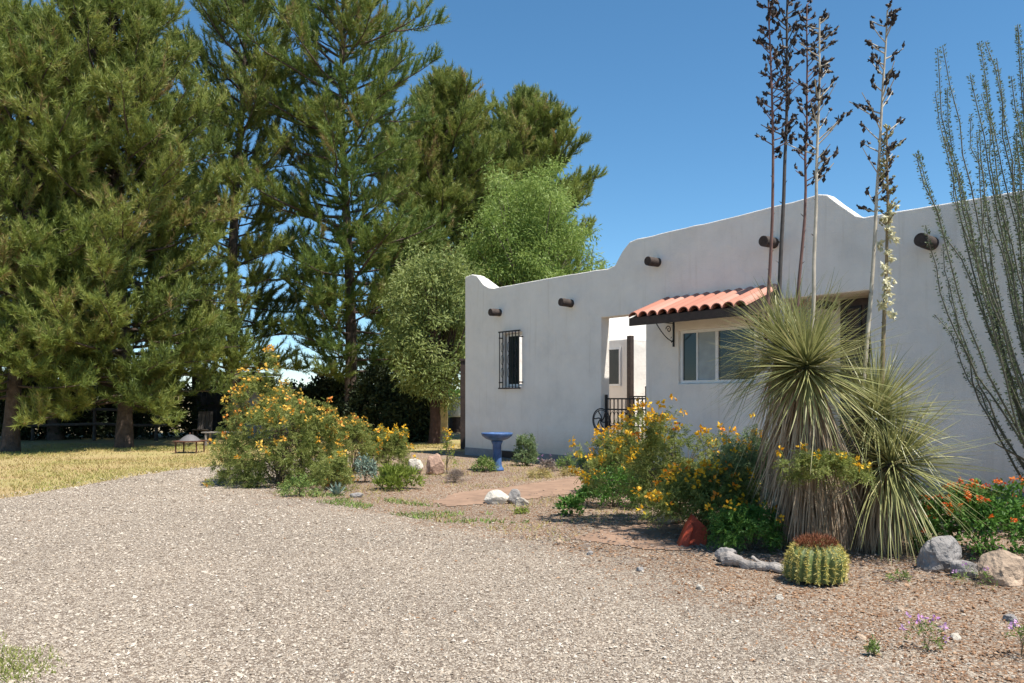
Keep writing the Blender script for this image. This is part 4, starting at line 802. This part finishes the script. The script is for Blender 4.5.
for i_, (tx, ty) in enumerate(tips):
    tp = W(tx, ty, OB[1]+rng.uniform(-.75, .75)); b = OB+np.array([rng.normal(0, .10), rng.normal(0, .10), 0]); q = np.linspace(0, 1, 16)
    hz = (tp-b)*np.array([1, 1, 0]); pa = b+hz*(q**1.0)[:, None]*.0
    pa = b+hz*(1.45*q-.45*q**2)[:, None]+np.array([0, 0, 1.])*((tp[2])*(.92*q+.08*q**2))[:, None]+np.cumsum(rng.normal(0, .032, (16, 3)), 0)*q[:, None]
    cm.tube(pa, np.linspace(.015, .004, 16), 6)
    Lc = np.linalg.norm(np.diff(pa, axis=0), axis=1).sum(); n = int(Lc*215*rng.uniform(.5, 1.3)); u_ = rng.uniform(.06, 1, n)**.9; P = np.stack([np.interp(u_, q, pa[:, k_]) for k_ in range(3)], -1)
    ax = unit(tp-b); o = unit(np.cross(ax, rng.normal(0, 1, (n, 3)))); leafcloud(lm, P+o*.012, o+ax*.5, .030, .013, rng.normal(.45, .22, n))
    sp_n = int(Lc*40); u_ = rng.uniform(.0, 1, sp_n); P = np.stack([np.interp(u_, q, pa[:, k_]) for k_ in range(3)], -1); o = unit(np.cross(ax, rng.normal(0, 1, (sp_n, 3)))); leafcloud(lm, P+o*.008, o, .03, .004, np.full(sp_n, 1.))
tp = W(995, 443, 8.6); b = W(1050, 480, 8.75); cm.tube([b, (b+tp)/2+[0, 0, .03], tp], [.016, .012, .008], 6); cm.tube([OB, b], [.02, .016], 6)
cm.build('canes', M['cane'], oc); lm.build('foliage', M['ocoleaf'], oc)

# ------------------------------------------------------------------ barrel cactus
BC = G(821, 586)*np.array([1, 1, 0])+[0, .1, 0]; bcx = thing('barrel_cactus', BC, 'round ribbed barrel cactus with yellow spines and red brown crown', 'cactus')
RB, HB_, NR = .228, .38, 20; kk = NR*6; ph = np.linspace(-.42, 1.5, 22)
def cpt(p_, t_, k_=1.0): 
    rib = .86+.14*np.abs(np.cos(t_*NR/2)); r_ = RB*np.cos(p_)**.75*rib*k_*(1+.05*math.sin(t_*2+.6)+.035*math.sin(t_*5+p_*3)+.03*math.sin(p_*6+t_)); return np.array([BC[0]+r_*np.cos(t_), BC[1]+r_*np.sin(t_), .125+.215*np.sin(p_)*(1+.05*math.sin(t_+1))])
th = np.linspace(0, 2*np.pi, kk, endpoint=False); V = np.array([cpt(min(p_, 1.5), t_) for p_ in ph for t_ in th]); i = np.arange(len(ph)-1)[:, None]; j = np.arange(kk)[None]; j2 = (j+1) % kk
m = MB(); m.add(V, np.stack([i*kk+j, i*kk+j2, (i+1)*kk+j2, (i+1)*kk+j], -1).reshape(-1, 4)); m.build('body', M['cactus'], bcx, True)
m, m2 = MB(), MB()
for r_ in range(NR):
    t_ = 2*np.pi*r_/NR
    for p_ in np.linspace(-.38, 1.25, 22):
        c = cpt(p_, t_, 1.01); nrm = unit(c-np.array([BC[0], BC[1], .12])); n = 9; o = unit(nrm*.35+rng.normal(0, .6, (n, 3)))
        tgt = m2 if p_ > .95 else m; leafcloud(tgt, np.broadcast_to(c, (n, 3)), o, (.034 if p_ < .95 else .05), .0042, rng.random(n))
n = 500; az = rng.uniform(0, 6.28, n); rr = RB*.62*np.sqrt(rng.random(n)); P = np.stack([BC[0]+rr*np.cos(az), BC[1]+rr*np.sin(az), .335-.1*(rr/RB)**2+0*rr], -1); o = unit(np.stack([np.cos(az)*rr*3, np.sin(az)*rr*3, np.full(n, .8)], -1)+rng.normal(0, .4, (n, 3))); leafcloud(m2, P, o, .065, .007, rng.random(n))
m.build('spines', M['spine'], bcx); o_ = m2.build('crown_spines', M['redspine'], bcx); o_['label'] = 'red brown spines at the crown'

# ------------------------------------------------------------------ rocks and small objects
def rock(c, rx, ry, rz, mat, label, seed, rot=0., name='rock', group=None, sharp=.35, sink=.42):
    bm = bmesh.new(); bmesh.ops.create_icosphere(bm, subdivisions=4, radius=1); sv = Vector((seed*3.7, seed, seed*1.3))
    pl = [unit(rng.normal(0, 1, 3)) for _ in range(9)]
    for v in bm.verts:
        p = np.array(v.co)
        for n_ in pl:
            dd = p@n_-rng_plane[len(pl)]
            if dd > 0: p = p-n_*dd*.97
        k_ = 1+sharp*.45*mnoise.noise(Vector(p)*1.5+sv)+sharp*.2*mnoise.noise(Vector(p)*4.1+sv)+sharp*.10*mnoise.noise(Vector(p)*11+sv)+sharp*.05*mnoise.noise(Vector(p)*27+sv); v.co = Vector(p)*k_
    co = np.array([v.co[:] for v in bm.verts])*np.array([rx, ry, rz*1.3]); fc = np.array([[v.index for v in f.verts] for f in bm.faces]); bm.free()
    cs, sn = math.cos(rot), math.sin(rot); co = np.stack([co[:, 0]*cs-co[:, 1]*sn, co[:, 0]*sn+co[:, 1]*cs, co[:, 2]], -1)
    co[:, 2] = np.maximum(co[:, 2]+rz*1.3*(1-sink), -.02); base = np.array([c[0], c[1], 0.0])
    m = MB(); m.add(co+base, fc); o = m.build(name, M[mat], None, False, base); return tag(o, label, 'rock', group)
rng_plane = {9: .66}
rock(G(415, 474), .20, .15, .17, 'rock_white', 'whitish boulder behind the yellow green clump', 1.2)
rock(G(434, 475), .19, .14, .20, 'rock_pink', 'pinkish upright boulder touching the whitish boulder', 2.1)
rock(G(498, 504), .19, .13, .105, 'rock_white', 'flat topped pale stone at the edge of the dirt path', 3.3, sharp=.25)
rock(G(514, 504), .10, .10, .10, 'rock_grey', 'dark grey stone tucked behind the pale stones', 4.1)
rock(G(521, 506), .11, .08, .06, 'rock_pale', 'small low pale stone right of the dark grey stone', 5.6)
rock(G(938, 570), .24, .17, .145, 'rock_grey', 'largest grey boulder before the orange lantana', 6.2, .2)
rock(G(963, 577), .11, .10, .085, 'rock_grey', 'small grey rock beside the largest grey boulder', 7.3)
rock(G(1003, 584), .18, .15, .15, 'rock_tan', 'rounded tan boulder under the orange lantana', 8.4)
rock(G(672, 524), .16, .12, .10, 'rock_tan', 'tan stone behind the rust red slab', 9.1)
rock(G(357, 498), .10, .07, .045, 'rock_grey', 'small flat grey stone at the bed edge by the agave', 9.9)
for i_, (px_, py_, s_) in enumerate(((726, 562, .09), (560, 545, .04), (700, 590, .035), (640, 572, .03), (900, 612, .03), (955, 640, .035), (1010, 622, .04), (860, 640, .03), (780, 600, .03), (590, 556, .035))):
    labs = ['dark rounded stone at the thick end of the driftwood', 'small stone at the gravel edge before the flagstone', 'little stone on the gravel below the driftwood', 'little stone on the gravel before the shaded flagstone', 'little stone on the bed right of the barrel cactus', 'little stone beside the purple flowered plant', 'little stone on the bed below the tan boulder', 'little stone beside the single green sprout', 'little stone on the gravel left of the barrel cactus', 'small stone in the shrub shadow on the gravel edge']
    rock(G(px_, py_), s_*1.2, s_, s_*.7, ('rock_grey', 'rock_tan', 'rock_pale')[i_ % 3] if i_ else 'rock_grey', labs[i_], 10+i_*1.1, i_*.8, 'stone')
# red slab leaning under the shrub
c = G(692, 546)*np.array([1, 1, 0]); t = thing('red_slab', c, 'rust red angular slab leaning under the yellow shrub', 'slab')
m = MB(); prof = [(-.15, 0), (.13, 0), (.15, .16), (.07, .23), (.0, .29), (-.06, .2)]
V = [c+np.array([x_+.10*z_, -.035+.35*z_+dd*.10+(.1*x_), z_]) for dd in (0, 1) for x_, z_ in prof]; n6 = 6
fcs = [tuple(range(5, -1, -1))]; m.add(V, np.array([[6+q for q in range(6)]])); m.f[-1] = m.f[-1]
m.add(V, np.array([[0, 1, 2, 3, 4, 5]])); m.add(V, np.array([(q, 6+q, 6+(q+1) % 6, (q+1) % 6) for q in range(6)])); bevel(m.build('slab', M['redslab'], t), .012, 2, 20)
m = MB(); V = [c+np.array([x_+.2*z_-.06, -.12+.2*z_+dd*.06, z_]) for dd in (0, 1) for x_, z_ in [(-.1, 0), (.0, 0), (.02, .2), (-.03, .26)]]
m.add(V, np.array([(0, 1, 2, 3), (4, 7, 6, 5)]+[(q, 4+q, 4+(q+1) % 4, (q+1) % 4) for q in range(4)])); bevel(m.build('shard', M['redslab'], t), .01, 2, 20)
# driftwood
a_, b_ = G(722, 566), G(796, 576); c = (a_+b_)/2*np.array([1, 1, 0]); q = np.linspace(0, 1, 9)
t = thing('driftwood', c, 'weathered grey driftwood log lying left of the barrel cactus', 'driftwood')
for (u0, u1, r0, dz, dy, nm) in ((0, 1, .062, .055, 0, 'log'), (.42, .9, .019, .085, .02, 'branch_stub')):
    q = np.linspace(0, 1, 26); pa = np.array([a_+(b_-a_)*(u0+(u1-u0)*u_)+[.012*math.sin(u_*13+dy*90), dy+.02*math.sin(u_*5)+dy*3*u_, dz-.03*u_+.016*math.sin(u_*11)] for u_ in q])
    m = MB(); m.tube(pa, r0*(1-q*.68)*(1+.09*np.sin(q*17)+.05*rng.normal(0, 1, 26)), 14); V = m.v[0]; V += np.array([[mnoise.noise((v_[0]*9, v_[1]*9, v_[2]*9))*.018, mnoise.noise((v_[0]*22, v_[1]*22, v_[2]*22+7))*.012, mnoise.noise((v_[0]*14, v_[1]*14, v_[2]*14+3))*.016] for v_ in V])
    m.build(nm, M['drift'], t)
# bird bath
c = G(497, 471)*np.array([1, 1, 0]); bb = thing('bird_bath', c, 'glazed blue bird bath on a pedestal before the white wall', 'bird bath')
k_ = .98
m = MB(); m.lathe([(.0, 0), (.135, 0), (.14, .04), (.115, .07), (.095, .12), (.085, .35), (.088, .52), (.11, .57), (.12, .60), (.0, .60)], c, 28); m.build('pedestal', M['blue'], bb, True)
m = MB(); m.lathe([(.0, .602), (.12, .605), (.22, .64), (.30, .70), (.315, .745), (.31, .76), (.29, .75), (.24, .69), (.12, .655), (.0, .65)], c, 36); m.build('bowl', M['blue'], bb, True)
m = MB(); m.lathe([(.272, .722), (.0, .722)], c, 30); m.build('water', M['glass'], bb)
# wheel ornament on a stake beside the gate
ow = HL(5.08, -.28, 0); on = thing('wheel_ornament', ow, 'black iron openwork wheel on a thin stake beside the gate', 'ornament')
zc = 1.0; m = MB(); th = np.linspace(0, 2*np.pi, 33); ring_pt = lambda r_, q: ow+E*r_*math.cos(q)*1.0+np.array([0, 0, zc+r_*math.sin(q)])
m.tube([ring_pt(.235, q) for q in th], .013, 6); m.tube([ring_pt(.205, q) for q in th], .008, 5); m.build('ring', M['iron'], on)
m = MB()
for q in range(6):
    a0 = q*math.pi/3; m.tube([ring_pt(.02+.185*u_, a0+.9*math.sin(u_*1.8)) for u_ in np.linspace(0, 1, 9)], .013, 5)
m.lathe([(.0, -.02), (.035, -.015), (.04, .0), (.035, .015), (.0, .02)], ow+[0, 0, zc], 12); m.build('spokes', M['iron'], on)
m = MB(); m.tube([ow, ow+[0, 0, zc-.235]], .008, 6); m.build('stake', M['iron'], on)
